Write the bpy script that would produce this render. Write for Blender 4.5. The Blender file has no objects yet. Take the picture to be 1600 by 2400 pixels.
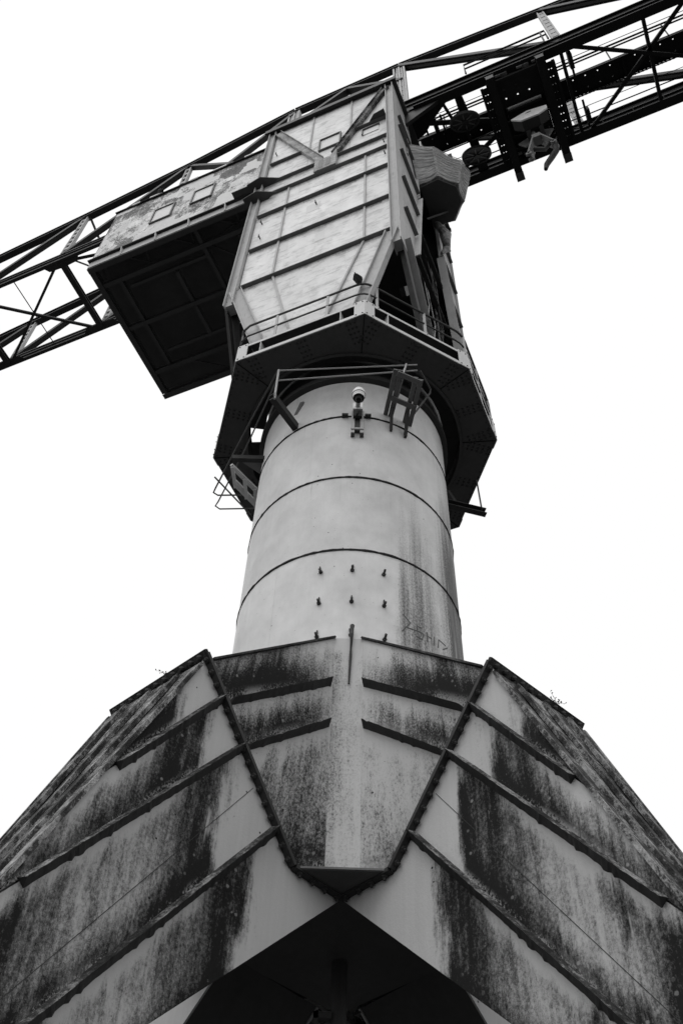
import bpy, math, random
from mathutils import Vector, Matrix
random.seed(7)
S = bpy.context.scene
COL = S.collection

# ------------------------------------------------------------------ camera
PITCH, ROLL, YAW = 0.9236, 0.0407, -0.0173
cp, sp = math.cos(PITCH), math.sin(PITCH)
FW = Vector((math.sin(YAW) * cp, math.cos(YAW) * cp, sp))
R0 = Vector((math.cos(YAW), -math.sin(YAW), 0)); U0 = R0.cross(FW)
RT = R0 * math.cos(ROLL) + U0 * math.sin(ROLL)
UP = U0 * math.cos(ROLL) - R0 * math.sin(ROLL)
cam_d = bpy.data.cameras.new('camera'); cam = bpy.data.objects.new('camera', cam_d); COL.objects.link(cam)
cam.matrix_world = Matrix(((RT.x, UP.x, -FW.x, 0.0), (RT.y, UP.y, -FW.y, -12.0), (RT.z, UP.z, -FW.z, 1.6), (0, 0, 0, 1)))
cam_d.sensor_fit = 'VERTICAL'; cam_d.sensor_height = 36.0; cam_d.sensor_width = 24.0
cam_d.lens = 35.0; cam_d.clip_start = 0.1; cam_d.clip_end = 3000
S.camera = cam

# ------------------------------------------------------------------ sky, sun, exposure
SUN_EL, SUN_AZ = math.radians(66), math.radians(-140)     # azimuth from +Y, clockwise: behind the camera, to its left
w = bpy.data.worlds.new('World'); S.world = w; w.use_nodes = True
nt = w.node_tree; nt.nodes.clear()
sky = nt.nodes.new('ShaderNodeTexSky'); sky.sky_type = 'NISHITA'; sky.sun_disc = False
sky.sun_elevation = SUN_EL; sky.sun_rotation = SUN_AZ; sky.dust_density = 4.0; sky.air_density = 1.5
bw = nt.nodes.new('ShaderNodeRGBToBW'); nt.links.new(sky.outputs[0], bw.inputs[0])
mx = nt.nodes.new('ShaderNodeMix'); mx.data_type = 'RGBA'; mx.inputs[0].default_value = 0.93
nt.links.new(bw.outputs[0], mx.inputs[6]); mx.inputs[7].default_value = (10.6, 10.6, 10.6, 1)     # closed white overcast
bg = nt.nodes.new('ShaderNodeBackground'); bg.inputs[1].default_value = 0.1
nt.links.new(mx.outputs[2], bg.inputs[0])
wo = nt.nodes.new('ShaderNodeOutputWorld'); nt.links.new(bg.outputs[0], wo.inputs[0])
sl = bpy.data.lights.new('sun', 'SUN'); sl.energy = 1.4; sl.angle = math.radians(45); sl.color = (1, 1, 1)
sun = bpy.data.objects.new('sun', sl); COL.objects.link(sun); sun.location = (-30, -50, 80)
sd = Vector((math.sin(SUN_AZ) * math.cos(SUN_EL), math.cos(SUN_AZ) * math.cos(SUN_EL), math.sin(SUN_EL)))
sun.rotation_euler = sd.to_track_quat('Z', 'Y').to_euler()
S.view_settings.view_transform = 'Standard'; S.view_settings.look = 'None'
S.view_settings.exposure = 0.0; S.view_settings.gamma = 1.0; S.view_settings.use_curve_mapping = False
S.cycles.max_bounces = 5; S.cycles.diffuse_bounces = 4
S.cycles.use_denoising = True

# ------------------------------------------------------------------ node helpers
class G:
    def __init__(s, name):
        s.m = bpy.data.materials.new(name); s.m.use_nodes = True
        s.t = s.m.node_tree; s.t.nodes.clear()
        s.out = s.t.nodes.new('ShaderNodeOutputMaterial')
        s.b = s.t.nodes.new('ShaderNodeBsdfPrincipled')
        s.t.links.new(s.b.outputs[0], s.out.inputs[0])
        s.b.inputs['Roughness'].default_value = 0.75
        s.b.inputs['Specular IOR Level'].default_value = 0.1
        s._tc = None
    def n(s, ty): return s.t.nodes.new(ty)
    def L(s, a, i):
        if hasattr(a, 'default_value') or hasattr(a, 'is_linked'): s.t.links.new(a, i)
        else: i.default_value = a
    def M(s, op, a, b=0.0, c=0.0, clamp=False):
        k = s.n('ShaderNodeMath'); k.operation = op; k.use_clamp = clamp
        s.L(a, k.inputs[0]); s.L(b, k.inputs[1]); s.L(c, k.inputs[2]); return k.outputs[0]
    def add(s, a, b): return s.M('ADD', a, b)
    def sub(s, a, b): return s.M('SUBTRACT', a, b)
    def mul(s, a, b): return s.M('MULTIPLY', a, b)
    def mx(s, a, b): return s.M('MAXIMUM', a, b)
    def mn(s, a, b): return s.M('MINIMUM', a, b)
    def tc(s, k='Object'):
        if s._tc is None: s._tc = s.n('ShaderNodeTexCoord')
        return s._tc.outputs[k]
    def uv(s, name):
        k = s.n('ShaderNodeUVMap'); k.uv_map = name; return k.outputs[0]
    def xyz(s, v):
        k = s.n('ShaderNodeSeparateXYZ'); s.L(v, k.inputs[0]); return k.outputs
    def vec(s, x, y, z=0.0):
        k = s.n('ShaderNodeCombineXYZ'); s.L(x, k.inputs[0]); s.L(y, k.inputs[1]); s.L(z, k.inputs[2]); return k.outputs[0]
    def map(s, v, sc, loc=(0, 0, 0)):
        k = s.n('ShaderNodeMapping'); s.L(v, k.inputs[0]); k.inputs['Scale'].default_value = sc; k.inputs['Location'].default_value = loc; return k.outputs[0]
    def vadd(s, a, b):
        k = s.n('ShaderNodeVectorMath'); k.operation = 'ADD'; s.L(a, k.inputs[0]); s.L(b, k.inputs[1]); return k.outputs[0]
    def noise(s, v, scale, detail=6, rough=0.6, dist=0.0):
        k = s.n('ShaderNodeTexNoise'); s.L(v, k.inputs['Vector']); k.inputs['Scale'].default_value = scale
        k.inputs['Detail'].default_value = detail; k.inputs['Roughness'].default_value = rough; k.inputs['Distortion'].default_value = dist
        return k.outputs['Fac']
    def vor(s, v, scale, feature='F1', metric='EUCLIDEAN', rnd=1.0):
        k = s.n('ShaderNodeTexVoronoi'); s.L(v, k.inputs['Vector']); k.feature = feature; k.distance = metric
        k.inputs['Scale'].default_value = scale; k.inputs['Randomness'].default_value = rnd
        return k.outputs['Distance'], k.outputs['Color']
    def ramp(s, f, pts, smooth=False):
        k = s.n('ShaderNodeValToRGB'); s.L(f, k.inputs[0]); e = k.color_ramp.elements
        if smooth: k.color_ramp.interpolation = 'EASE'
        while len(e) < len(pts): e.new(0.5)
        for i, (p, v) in enumerate(pts):
            e[i].position = p; e[i].color = (v, v, v, 1)
        return k.outputs[0]
    def step(s, f, a, b):
        k = s.n('ShaderNodeMapRange'); k.interpolation_type = 'SMOOTHSTEP'; s.L(f, k.inputs[0])
        k.inputs[1].default_value = a; k.inputs[2].default_value = b; k.inputs[3].default_value = 0; k.inputs[4].default_value = 1
        return k.outputs[0]
    def mix(s, f, a, b):
        k = s.n('ShaderNodeMix'); k.data_type = 'FLOAT'; s.L(f, k.inputs[0]); s.L(a, k.inputs[2]); s.L(b, k.inputs[3]); return k.outputs[0]
    def rand(s):
        k = s.n('ShaderNodeObjectInfo'); return k.outputs['Random']
    def col(s, v):
        k = s.n('ShaderNodeCombineColor'); [s.L(v, k.inputs[i]) for i in range(3)]
        s.t.links.new(k.outputs[0], s.b.inputs['Base Color']); s._c = v
    def bump(s, h, st=0.3, d=0.02):
        k = s.n('ShaderNodeBump'); s.L(h, k.inputs['Height']); k.inputs['Strength'].default_value = st; k.inputs['Distance'].default_value = d
        s.t.links.new(k.outputs[0], s.b.inputs['Normal'])

def m_plain(name, v, var=0.3, scale=3.0, rough=0.7, grime=0.0, metal=0.0):
    g = G(name); p = g.tc(); n1 = g.noise(p, scale, 5, .65); n2 = g.noise(g.map(p, (1, 1, .15)), scale * 7, 4, .7)
    f = g.add(g.mul(g.sub(n1, .5), var * 1.4), g.mul(g.sub(n2, .5), var))
    c = g.mul(v, g.add(1.0, f))
    if grime: c = g.mix(g.mul(g.step(n2, .55, .75), grime), c, v * .2)
    g.col(c); g.b.inputs['Roughness'].default_value = rough; g.b.inputs['Metallic'].default_value = metal
    return g.m

def m_leg(name='algae_stained_paint', hub=False):
    """old pale paint under algae: uv maps pos=(s,z) edge=(below upper rib, above lower rib) band=(s past the clean zone, panel seed)"""
    g = G(name)
    po = g.xyz(g.uv('pos')); ed = g.xyz(g.uv('edge')); ba = g.xyz(g.uv('band')); r = g.rand()
    off = g.mul(r, 37.0)
    v = g.vec(g.add(po[0], off), po[1], ba[1])
    st = g.noise(g.map(v, (1, .10, 1)), 5.0, 7, .65, .35)      # rain streaks
    st2 = g.noise(g.map(v, (1, .05, 1)), 17.0, 4, .6, .2)
    bl = g.noise(g.map(v, (1, .45, 1)), 1.3, 5, .6)            # blotches
    fi = g.noise(g.map(v, (1, .6, 1)), 46.0, 3, .7)
    fi2 = g.noise(v, 120.0, 2, .6)
    b = g.add(ba[0], g.add(g.mul(g.sub(bl, .5), .55), g.mul(g.sub(st, .5), .35)))
    if hub: band = g.add(ba[0], g.mul(g.sub(bl, .5), .25))
    else: band = g.ramp(g.mul(g.add(b, .5), 1 / 3.5), [(0, .0), (.12, .03), (.185, .76), (.25, .82), (.35, .50), (.47, .26), (.61, .36), (.72, .88), (1, 1)])
    d = g.add(band, g.mul(g.sub(st, .5), .8 if hub else 1.35))
    d = g.add(d, g.mul(g.sub(st2, .5), .45)); d = g.add(d, g.mul(g.sub(bl, .5), .55))
    wet = g.step(ed[1], .5, .0)                                # dirt lies above a rib
    d = g.add(d, g.mul(g.mul(wet, g.step(ba[0], 0., .5)) if hub else g.mul(wet, g.step(ba[0], -.3, .3)), .40))
    dry = g.step(g.add(ed[0], g.mul(g.sub(st, .5), .42)), .42, .04)     # dry strip under a rib
    d = g.sub(d, g.mul(dry, .34 if hub else g.add(.12, g.mul(g.step(ba[0], .4, .9), .5))))
    if not hub: d = g.sub(d, g.mul(g.step(ba[0], .1, -.35), .25))
    mid = g.noise(g.map(v, (1, .5, 1), (3, 8, 2)), 11.0, 5, .7, .5)
    k = g.add(d, g.add(g.mul(g.sub(mid, .5), .55), g.add(g.mul(g.sub(fi, .5), 1.5 if hub else 1.0), g.mul(g.sub(fi2, .5), .8 if hub else .55))))
    f = g.ramp(k, [(.08, 0), (.30, .22), (.54, .70), (.80, 1)])
    paint = g.mul(.56 if hub else .48, g.add(1.0, g.add(g.mul(g.sub(bl, .5), .25), g.mul(g.sub(st2, .5), .18))))
    dark = g.mul(.014, g.add(.5, fi))
    film = g.step(g.add(g.sub(d, g.mul(g.sub(st, .5), .7)), g.mul(g.sub(mid, .5), .5)), -.05, .75)
    c = g.mix(f, g.mix(g.mul(film, .46), paint, .09), dark)
    scr = g.step(g.noise(g.map(v, (1, .16, 1), (4, 2, 0)), 3.2, 4, .55, .6), .70, .78)      # places washed bare
    c = g.mix(g.mul(scr, .75), c, paint)
    # pale lichen rosettes and the crust on top of ribs
    dv, cv = g.vor(g.vadd(v, g.vec(g.mul(fi, .02), g.mul(fi2, .02))), 13.0)
    spot = g.mul(g.step(dv, .33, .20), g.step(g.add(g.xyz(cv)[0], g.mul(g.sub(bl, .5), .5)), .84, .88))
    c = g.mix(g.mul(g.mul(spot, g.step(d, .2, .5)), g.mul(.75, g.xyz(cv)[1])), c, g.mul(.30, g.add(.45, fi)))
    cr = g.mul(g.step(ed[1], .17, .02), g.step(g.add(fi, g.mul(g.sub(bl, .5), 1.2)), .50, .62))
    c = g.mix(g.mul(cr, .7), c, g.mul(.42, g.add(.4, fi2)))
    fl = g.mul(g.step(g.noise(g.map(v, (1, .35, 1), (9, 3, 1)), 21.0, 4, .65, 1.0), .66, .72), g.step(k, .5, .8))     # pale flakes in the black
    c = g.mix(g.mul(fl, .6), c, .30)
    dv2, cv2 = g.vor(v, 5.0)
    hole = g.mul(g.step(dv2, .085, .05), g.step(g.xyz(cv2)[1], .72, .76))
    c = g.mix(hole, c, .012)
    g.col(c); g.bump(g.sub(fi, g.mul(f, .4)), .35, .01); g.b.inputs['Roughness'].default_value = .8
    return g.m

def m_lichen(name, lo=.025, hi=.36, amt=.5):
    g = G(name); p = g.tc(); v = g.vadd(p, g.vec(g.mul(g.rand(), 21.), 0., 0.))
    a = g.noise(v, 2.2, 5, .65); b = g.noise(g.map(v, (1, 1, .55)), 22, 5, .75, .4); c_ = g.noise(v, 70, 3, .7)
    k = g.add(g.mul(b, .65), g.add(g.mul(c_, .35), g.mul(g.sub(a, .5), .9)))
    c = g.ramp(k, [(.36, lo), (.5, lo * 2.4), (.52 + .12 * (1 - amt), hi * .45), (.74, hi)])
    g.col(c); g.bump(g.add(b, c_), .8, .02); g.b.inputs['Roughness'].default_value = .95
    return g.m

def m_column():
    g = G('column_paint'); p = g.tc(); o = g.xyz(p)
    az = g.mul(g.M('ARCTAN2', o[0], g.mul(o[1], -1.0)), 1.915)         # metres round the shell, 0 facing the quay
    v = g.vec(az, o[2], 0.0)
    st = g.noise(g.map(v, (1, .06, 1)), 4.2, 6, .62, .25); st2 = g.noise(g.map(v, (1, .035, 1)), 16, 4, .6)
    bl = g.noise(g.map(v, (1, .5, 1)), .9, 5, .6); fi = g.noise(g.map(v, (1, .45, 1)), 44, 3, .7); fi2 = g.noise(v, 90, 2, .6)
    paint = g.mul(.62, g.add(1.0, g.add(g.mul(g.sub(bl, .5), .16), g.mul(g.sub(st, .5), .16))))
    zone = g.ramp(g.mul(g.add(az, 1.0), .25), [(0, 0), (.40, .0), (.46, .62), (.56, .72), (.64, .34), (.68, .5), (.74, .9), (.86, 1.0), (1, .7)])
    low = g.step(g.add(o[2], g.mul(g.sub(az, 1.6), -1.3)), 17.5, 12.6)
    zone = g.mul(zone, g.add(.22, g.mul(low, .78)))
    d = g.add(zone, g.mul(g.mul(g.sub(st, .5), 1.5), g.add(.15, zone)))
    d = g.add(d, g.mul(g.mul(g.sub(st2, .5), .9), g.add(.1, zone)))
    k = g.add(d, g.mul(g.add(g.mul(g.sub(fi, .5), 1.5), g.mul(g.sub(fi2, .5), .8)), g.add(.12, zone)))
    f = g.ramp(k, [(.22, 0), (.55, .55), (.85, 1)])
    c = g.mix(f, paint, .085)
    fr = g.M('FRACT', g.mul(g.sub(o[2], 11.9), 1 / 2.03))                     # 1 just under a ring
    drip = g.mul(g.step(fr, .45, 1.0), g.step(g.noise(g.map(v, (1, .02, 1), (7, 0, 0)), 7.0, 5, .7), .56, .70))
    c = g.mix(g.mul(drip, .45), c, .74)
    drip2 = g.mul(g.step(fr, .25, 1.0), g.step(g.noise(g.map(v, (1, .02, 1), (2, 5, 0)), 9.0, 5, .7), .58, .72))
    c = g.mix(g.mul(drip2, .45), c, .20)
    cl = g.noise(g.map(v, (1, .7, 1), (5, 5, 5)), 1.7, 6, .65)
    c = g.mul(c, g.add(g.add(.96, g.mul(g.rand(), .10)), g.mul(g.sub(cl, .5), .60)))
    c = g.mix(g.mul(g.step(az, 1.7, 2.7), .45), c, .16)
    lit = g.mul(g.step(st, .60, .72), g.step(az, .9, 1.6))               # pale run-off
    c = g.mix(g.mul(lit, .7), c, .60)
    dv, cv = g.vor(g.map(v, (1, .85, 1)), 8.0); dot = g.mul(g.step(dv, .105, .05), g.step(g.xyz(cv)[0], .86, .9))
    dv2, cv2 = g.vor(v, 22.0); dot2 = g.mul(g.step(dv2, .14, .08), g.step(g.add(g.xyz(cv2)[0], g.mul(bl, .5)), 1.10, 1.16))
    c = g.mix(g.mx(dot, g.mul(dot2, .8)), c, .03)
    g.col(c); g.b.inputs['Roughness'].default_value = .6; g.bump(g.add(g.mul(fi, .02), g.noise(g.map(v, (1, .6, 1)), 1.1, 3, .5)), .5, .12)
    return g.m

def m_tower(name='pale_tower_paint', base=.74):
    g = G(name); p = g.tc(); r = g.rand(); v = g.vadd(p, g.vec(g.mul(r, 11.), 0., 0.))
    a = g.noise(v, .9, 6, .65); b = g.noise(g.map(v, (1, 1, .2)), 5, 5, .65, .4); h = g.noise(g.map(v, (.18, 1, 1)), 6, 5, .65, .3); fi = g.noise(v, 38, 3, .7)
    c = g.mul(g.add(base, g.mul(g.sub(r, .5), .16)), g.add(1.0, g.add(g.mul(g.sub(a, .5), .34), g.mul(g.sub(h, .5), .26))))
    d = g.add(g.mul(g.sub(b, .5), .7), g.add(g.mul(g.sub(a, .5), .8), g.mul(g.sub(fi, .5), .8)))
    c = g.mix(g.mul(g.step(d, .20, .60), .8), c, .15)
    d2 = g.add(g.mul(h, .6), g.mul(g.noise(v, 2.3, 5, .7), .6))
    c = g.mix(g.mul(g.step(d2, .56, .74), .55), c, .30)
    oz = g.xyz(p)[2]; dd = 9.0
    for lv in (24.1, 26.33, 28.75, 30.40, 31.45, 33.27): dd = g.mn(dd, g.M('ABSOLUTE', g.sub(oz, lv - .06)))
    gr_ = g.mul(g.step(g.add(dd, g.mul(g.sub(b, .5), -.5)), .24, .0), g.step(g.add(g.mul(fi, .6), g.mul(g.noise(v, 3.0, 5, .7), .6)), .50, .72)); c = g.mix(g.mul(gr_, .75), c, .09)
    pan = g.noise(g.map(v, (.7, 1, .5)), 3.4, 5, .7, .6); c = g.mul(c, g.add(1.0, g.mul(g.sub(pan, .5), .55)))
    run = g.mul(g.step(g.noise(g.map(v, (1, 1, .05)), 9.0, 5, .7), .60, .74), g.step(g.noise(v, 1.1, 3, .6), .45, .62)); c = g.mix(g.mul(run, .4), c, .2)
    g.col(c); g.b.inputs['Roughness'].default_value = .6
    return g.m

def m_house():
    g = G('flaking_house_paint'); p = g.tc(); o = g.xyz(p)
    wob = g.mul(g.sub(g.noise(p, 9, 4, .7), .5), .10)
    v = g.vec(g.add(o[0], wob), 0.0, g.mul(g.add(o[2], wob), .8))
    d1, c1 = g.vor(v, 1.5, metric='CHEBYCHEV', rnd=.85); d2, c2 = g.vor(v, 3.4, metric='CHEBYCHEV', rnd=.9)
    fi = g.noise(p, 16, 6, .8); ff = g.noise(p, 55, 3, .7); big = g.noise(p, .6, 4, .6); mid = g.noise(g.map(p, (1, 1, .6)), 3.4, 6, .75, .6); st = g.noise(g.map(p, (1, 1, .10)), 9, 5, .65)
    up = g.step(g.add(o[2], g.mul(g.sub(big, .5), 2.5)), 33.2, 36.2)
    k = g.add(g.mul(g.sub(mid, .5), 1.0), g.add(g.mul(g.sub(g.xyz(c1)[0], .5), .38), g.mul(g.sub(g.xyz(c2)[1], .5), .22)))
    k = g.add(k, g.add(g.mul(g.sub(big, .5), .8), g.add(g.mul(up, .34), g.add(g.mul(g.sub(fi, .5), 1.9), g.mul(g.sub(st, .5), .7)))))
    f = g.step(k, -.12, .22)
    paint = g.mul(.74, g.add(1.0, g.add(g.mul(g.sub(st, .5), .7), g.add(g.mul(g.sub(g.xyz(c2)[0], .5), .28), g.mul(g.sub(mid, .5), .5)))))
    old = g.ramp(g.add(g.mul(fi, .7), g.add(g.mul(ff, .5), g.mul(g.sub(st, .5), .3))), [(.42, .02), (.60, .09), (.82, .38)])
    fresh = g.step(g.xyz(c1)[1], .72, .74)                                    # squares touched up later
    g.col(g.mix(g.mul(fresh, g.step(fi, .30, .42)), g.mix(f, paint, old), .70)); g.bump(f, .4, .01)
    return g.m

def m_net():
    g = G('wrapped_net'); o = g.xyz(g.tc())
    an = g.M('ARCTAN2', g.sub(o[1], -.15), g.sub(o[0], 2.7)); v = g.vec(g.mul(an, .9), o[2], 0.0)
    w_ = g.sub(g.noise(v, 2.0, 4, .6), .5); w2_ = g.sub(g.noise(v, 7.0, 3, .6), .5)
    wv = g.vec(g.add(g.mul(an, .9), g.mul(w_, .5)), g.add(o[2], g.add(g.mul(w_, .22), g.mul(w2_, .05))), 0.0)
    l1 = g.noise(g.map(wv, (.4, 4.2, 1)), 4.0, 3, .7); l2 = g.noise(g.map(g.vec(g.add(o[2], g.mul(an, .9)), g.sub(o[2], g.mul(an, .7)), 0.), (.5, 4, 1)), 3.4, 3, .7)
    fi = g.noise(v, 50, 3, .7); bl = g.noise(v, 1.6, 4, .6)
    k = g.add(g.mul(l1, .75), g.add(g.mul(l2, .35), g.add(g.mul(g.sub(fi, .5), .35), g.mul(g.sub(bl, .5), .5))))
    g.col(g.ramp(k, [(.34, .09), (.52, .22), (.70, .46)])); g.bump(g.add(l1, g.mul(l2, .5)), .2, .02)
    return g.m

def m_wood(name, v):
    g = G(name); p = g.tc('Object'); gr = g.noise(g.map(p, (1, 1, 1)), 9, 6, .7, 1.2); fi = g.noise(p, 60, 3, .7)
    g.col(g.mul(v, g.add(.45, g.add(g.mul(gr, .8), g.mul(fi, .3))))); g.b.inputs['Roughness'].default_value = .9
    return g.m

LEGP = m_leg(); HUBP = m_leg('hub_stained_paint', True); LICH = m_lichen('lichen_crust', .03, .46, .75); LICHD = m_lichen('dark_lichen', .02, .16, .15); LICHR = m_lichen('rib_lichen', .025, .44, .6)
COLP = m_column(); TOWP = m_tower(); SIDP = m_tower('shaded_side_paint', .44); HOUP = m_house(); NET = m_net()  # SIDP: tower paint copied darker, the side walls' shade put into the colour
RIB = m_plain('grimy_rib_paint', .16, .5, 2.5, .8, .6); RIBD = m_plain('shade_dark_rib', .055, .5, 5.0, .8, .6); TRIB = m_plain('shaded_tower_rib', .16, .35, 2.0, .6, .3)  # RIBD, TRIB: shade on the rib undersides painted into the colour
EDGE = m_plain('pale_edge_paint', .62, .25, 3.0, .6, .5); POST = m_plain('pale_post_paint', .46, .35, 2.0, .65, .5)
STEEL = m_plain('dark_truss_steel', .045, .4, 1.5, .6); STEELD = m_plain('black_jib_steel', .020, .4, 1.5, .6)
UNDER = m_plain('shade_black_steel', .085, .35, 1.2, .7); GREY = m_plain('mid_grey_steel', .15, .35, 3.0, .6)  # UNDER: shade of the undersides painted in as near-black; also on black fittings
BOLT = m_plain('bolt_steel', .05, .4, 8.0, .55); SEAM = m_plain('seam_black', .02, .3, 6.0, .8)
SCR = m_plain('scratched_graffiti', .11, .4, 20.0, .8); PIPE = m_plain('rail_pipe_paint', .10, .3, 4.0, .5); PIPEL = m_plain('pale_pipe', .42, .3, 4.0, .5)
PATCH = m_plain('fresh_paint_patch', .70, .12, 2.0, .6); WHITE = m_plain('white_plastic', .85, .04, 3.0, .35); GLASS = m_plain('black_glass', .01, .1, 3.0, .08)
PANE = m_plain('dusty_pane', .52, .25, 2.5, .3); WOOD = m_wood('grey_weathered_wood', .17); BIRD = m_plain('pigeon_feathers', .055, .6, 30., .7)
CON = m_plain('concrete', .3, .3, 2.0, .9); LEAF = m_plain('weed_leaf', .06, .4, 20., .8); HOOKM = m_plain('hook_paint', .24, .35, 4.0, .5, .3)
CRUST = m_lichen('pale_crust', .20, .80, 1.0)
STRAND = m_plain('net_cord', .55, .2, 6.0, .8)
WGREY = m_plain('walkway_steel', .018, .4, 3.0, .6)

# ------------------------------------------------------------------ mesh helpers
class MB:
    def __init__(s): s.v = []; s.f = []
    def poly(s, pts, faces):
        b = len(s.v); s.v += [tuple(p) for p in pts]; s.f += [tuple(i + b for i in f) for f in faces]; return s
    def box(s, x0, x1, y0, y1, z0, z1):
        return s.poly([(x0, y0, z0), (x1, y0, z0), (x1, y1, z0), (x0, y1, z0), (x0, y0, z1), (x1, y0, z1), (x1, y1, z1), (x0, y1, z1)],
                      [(0, 3, 2, 1), (4, 5, 6, 7), (0, 1, 5, 4), (1, 2, 6, 5), (2, 3, 7, 6), (3, 0, 4, 7)])
    def beam(s, p0, p1, wd, ht, up=(0, 0, 1)):
        p0, p1 = Vector(p0), Vector(p1); d = (p1 - p0).normalized(); up = Vector(up)
        a = d.cross(up)
        if a.length < 1e-4: a = d.cross(Vector((0, 1, 0)))
        a.normalize(); b = a.cross(d).normalized(); a *= wd / 2; b *= ht / 2
        return s.poly([p0 - a - b, p0 + a - b, p0 + a + b, p0 - a + b, p1 - a - b, p1 + a - b, p1 + a + b, p1 - a + b],
                      [(0, 3, 2, 1), (4, 5, 6, 7), (0, 1, 5, 4), (1, 2, 6, 5), (2, 3, 7, 6), (3, 0, 4, 7)])
    def ibeam(s, p0, p1, wd, ht, t=.02, up=(0, 0, 1)):
        p0, p1 = Vector(p0), Vector(p1); d = (p1 - p0).normalized(); a = d.cross(Vector(up)).normalized(); b = a.cross(d).normalized()
        o = b * (ht / 2 - t / 2)
        s.beam(p0 + o, p1 + o, wd, t, up); s.beam(p0 - o, p1 - o, wd, t, up); s.beam(p0, p1, t, ht - 2 * t, up); return s
    def prism(s, pts, off):
        n = len(pts); off = Vector(off); q = [Vector(p) + off for p in pts]
        return s.poly(list(pts) + q, [tuple(range(n))[::-1], tuple(range(n, 2 * n))] + [(i, (i + 1) % n, n + (i + 1) % n, n + i) for i in range(n)])
    def tube(s, pts, r, n=8):
        pts = [Vector(p) for p in pts]; b = len(s.v); rings = []
        for i, p in enumerate(pts):
            d = (pts[min(i + 1, len(pts) - 1)] - pts[max(i - 1, 0)]).normalized()
            a = d.cross(Vector((0, 0, 1)));
            if a.length < 1e-3: a = d.cross(Vector((1, 0, 0)))
            a.normalize(); c = d.cross(a); rr = r[i] if isinstance(r, (list, tuple)) else r
            s.v += [tuple(p + (a * math.cos(t) + c * math.sin(t)) * rr) for t in [2 * math.pi * k / n for k in range(n)]]
            rings.append(b + i * n)
        for i in range(len(pts) - 1):
            for k in range(n): s.f.append((rings[i] + k, rings[i] + (k + 1) % n, rings[i + 1] + (k + 1) % n, rings[i + 1] + k))
        s.f.append(tuple(rings[0] + k for k in range(n))[::-1]); s.f.append(tuple(rings[-1] + k for k in range(n))); return s
    def lathe(s, prof, n=96, cap=True, c=(0, 0)):
        b = len(s.v)
        for r, z in prof: s.v += [(c[0] + r * math.cos(2 * math.pi * k / n), c[1] + r * math.sin(2 * math.pi * k / n), z) for k in range(n)]
        for i in range(len(prof) - 1):
            for k in range(n): s.f.append((b + i * n + k, b + i * n + (k + 1) % n, b + (i + 1) * n + (k + 1) % n, b + (i + 1) * n + k))
        if cap: s.f.append(tuple(b + k for k in range(n))[::-1]); s.f.append(tuple(b + (len(prof) - 1) * n + k for k in range(n)))
        return s
    def mesh(s, name):
        m = bpy.data.meshes.new(name); m.from_pydata(s.v, [], s.f); m.update(); return m
    def build(s, name, mat, parent=None, smooth=False):
        return link(name, s.mesh(name), mat, parent, smooth)
def link(name, m, mat, parent=None, smooth=False):
    if not m.materials: m.materials.append(mat)
    if smooth:
        m.shade_smooth()
        m.set_sharp_from_angle(angle=math.radians(35))
    o = bpy.data.objects.new(name, m); COL.objects.link(o)
    if parent: o.parent = parent
    return o
def thing(name, label, cat, loc=(0, 0, 0), rz=0.0, group=None):
    o = bpy.data.objects.new(name, None); COL.objects.link(o); o.location = loc; o.rotation_euler = (0, 0, rz)
    o.empty_display_size = .3
    tag(o, label, cat, group); return o
def tag(o, label, cat, group=None):
    o['label'] = label; o['category'] = cat
    if group: o['group'] = group
def lab(o, t): o['label'] = t; return o
def clone(o, parent):
    c = o.copy(); COL.objects.link(c); c.parent = parent; return c
def clone_tree(o, parent):
    c = clone(o, parent)
    for ch in list(o.children): clone_tree(ch, c)
    return c
def arc(a0, a1, n): return [a0 + (a1 - a0) * i / n for i in range(n + 1)]

# ------------------------------------------------------------------ ground
gm = G('quay_asphalt'); gp = gm.tc(); gm.col(gm.mul(.05, gm.add(.6, gm.add(gm.mul(gm.noise(gp, .3, 5, .6), .4), gm.mul(gm.noise(gp, 30, 4, .7), .4)))))
gr = MB().poly([(-1500, -1500, 0), (1500, -1500, 0), (1500, 1500, 0), (-1500, 1500, 0)], [(0, 1, 2, 3)]).build('ground', gm.m)
gr['kind'] = 'structure'

# ================================================================== PEDESTAL (fixed part)
PED = thing('crane_pedestal', 'stained four-legged steel pedestal and round column carrying the tower crane', 'crane pedestal')
R = 1.915
column = MB().lathe([(R - .02, 8.6), (R - .02, 20.55)], 96).build('column', SEAM, PED, True)
RZ = [9.87, 11.9, 13.95, 15.97, 18.0, 20.03]
for i in range(len(RZ) - 1):
    MB().lathe([(R - .03, RZ[i] + .012), (R, RZ[i] + .02), (R, RZ[i + 1] - .02), (R - .03, RZ[i + 1] - .012)], 128, False).build('shell_course', COLP, column, True)
def seam_ring(z):
    m = MB(); n = 160; pr = []
    for k in range(n):
        a = 2 * math.pi * k / n; jr = random.uniform(-.004, .006); hh = .025 + random.uniform(-.006, .007) + (.012 if random.random() < .05 else 0)
        for dr, dz in ((-.02, -hh), (.014 + jr, -hh * .7), (.014 + jr, hh * .7), (-.02, hh)):
            m.v.append(((R + dr) * math.cos(a), (R + dr) * math.sin(a), z + dz))
    for k in range(n):
        for j in range(3):
            a, b = k * 4 + j, ((k + 1) % n) * 4 + j; m.f.append((a, b, b + 1, a + 1))
    return m.build('seam_ring', SEAM, column)
for z in RZ[1:5]: seam_ring(z)
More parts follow.
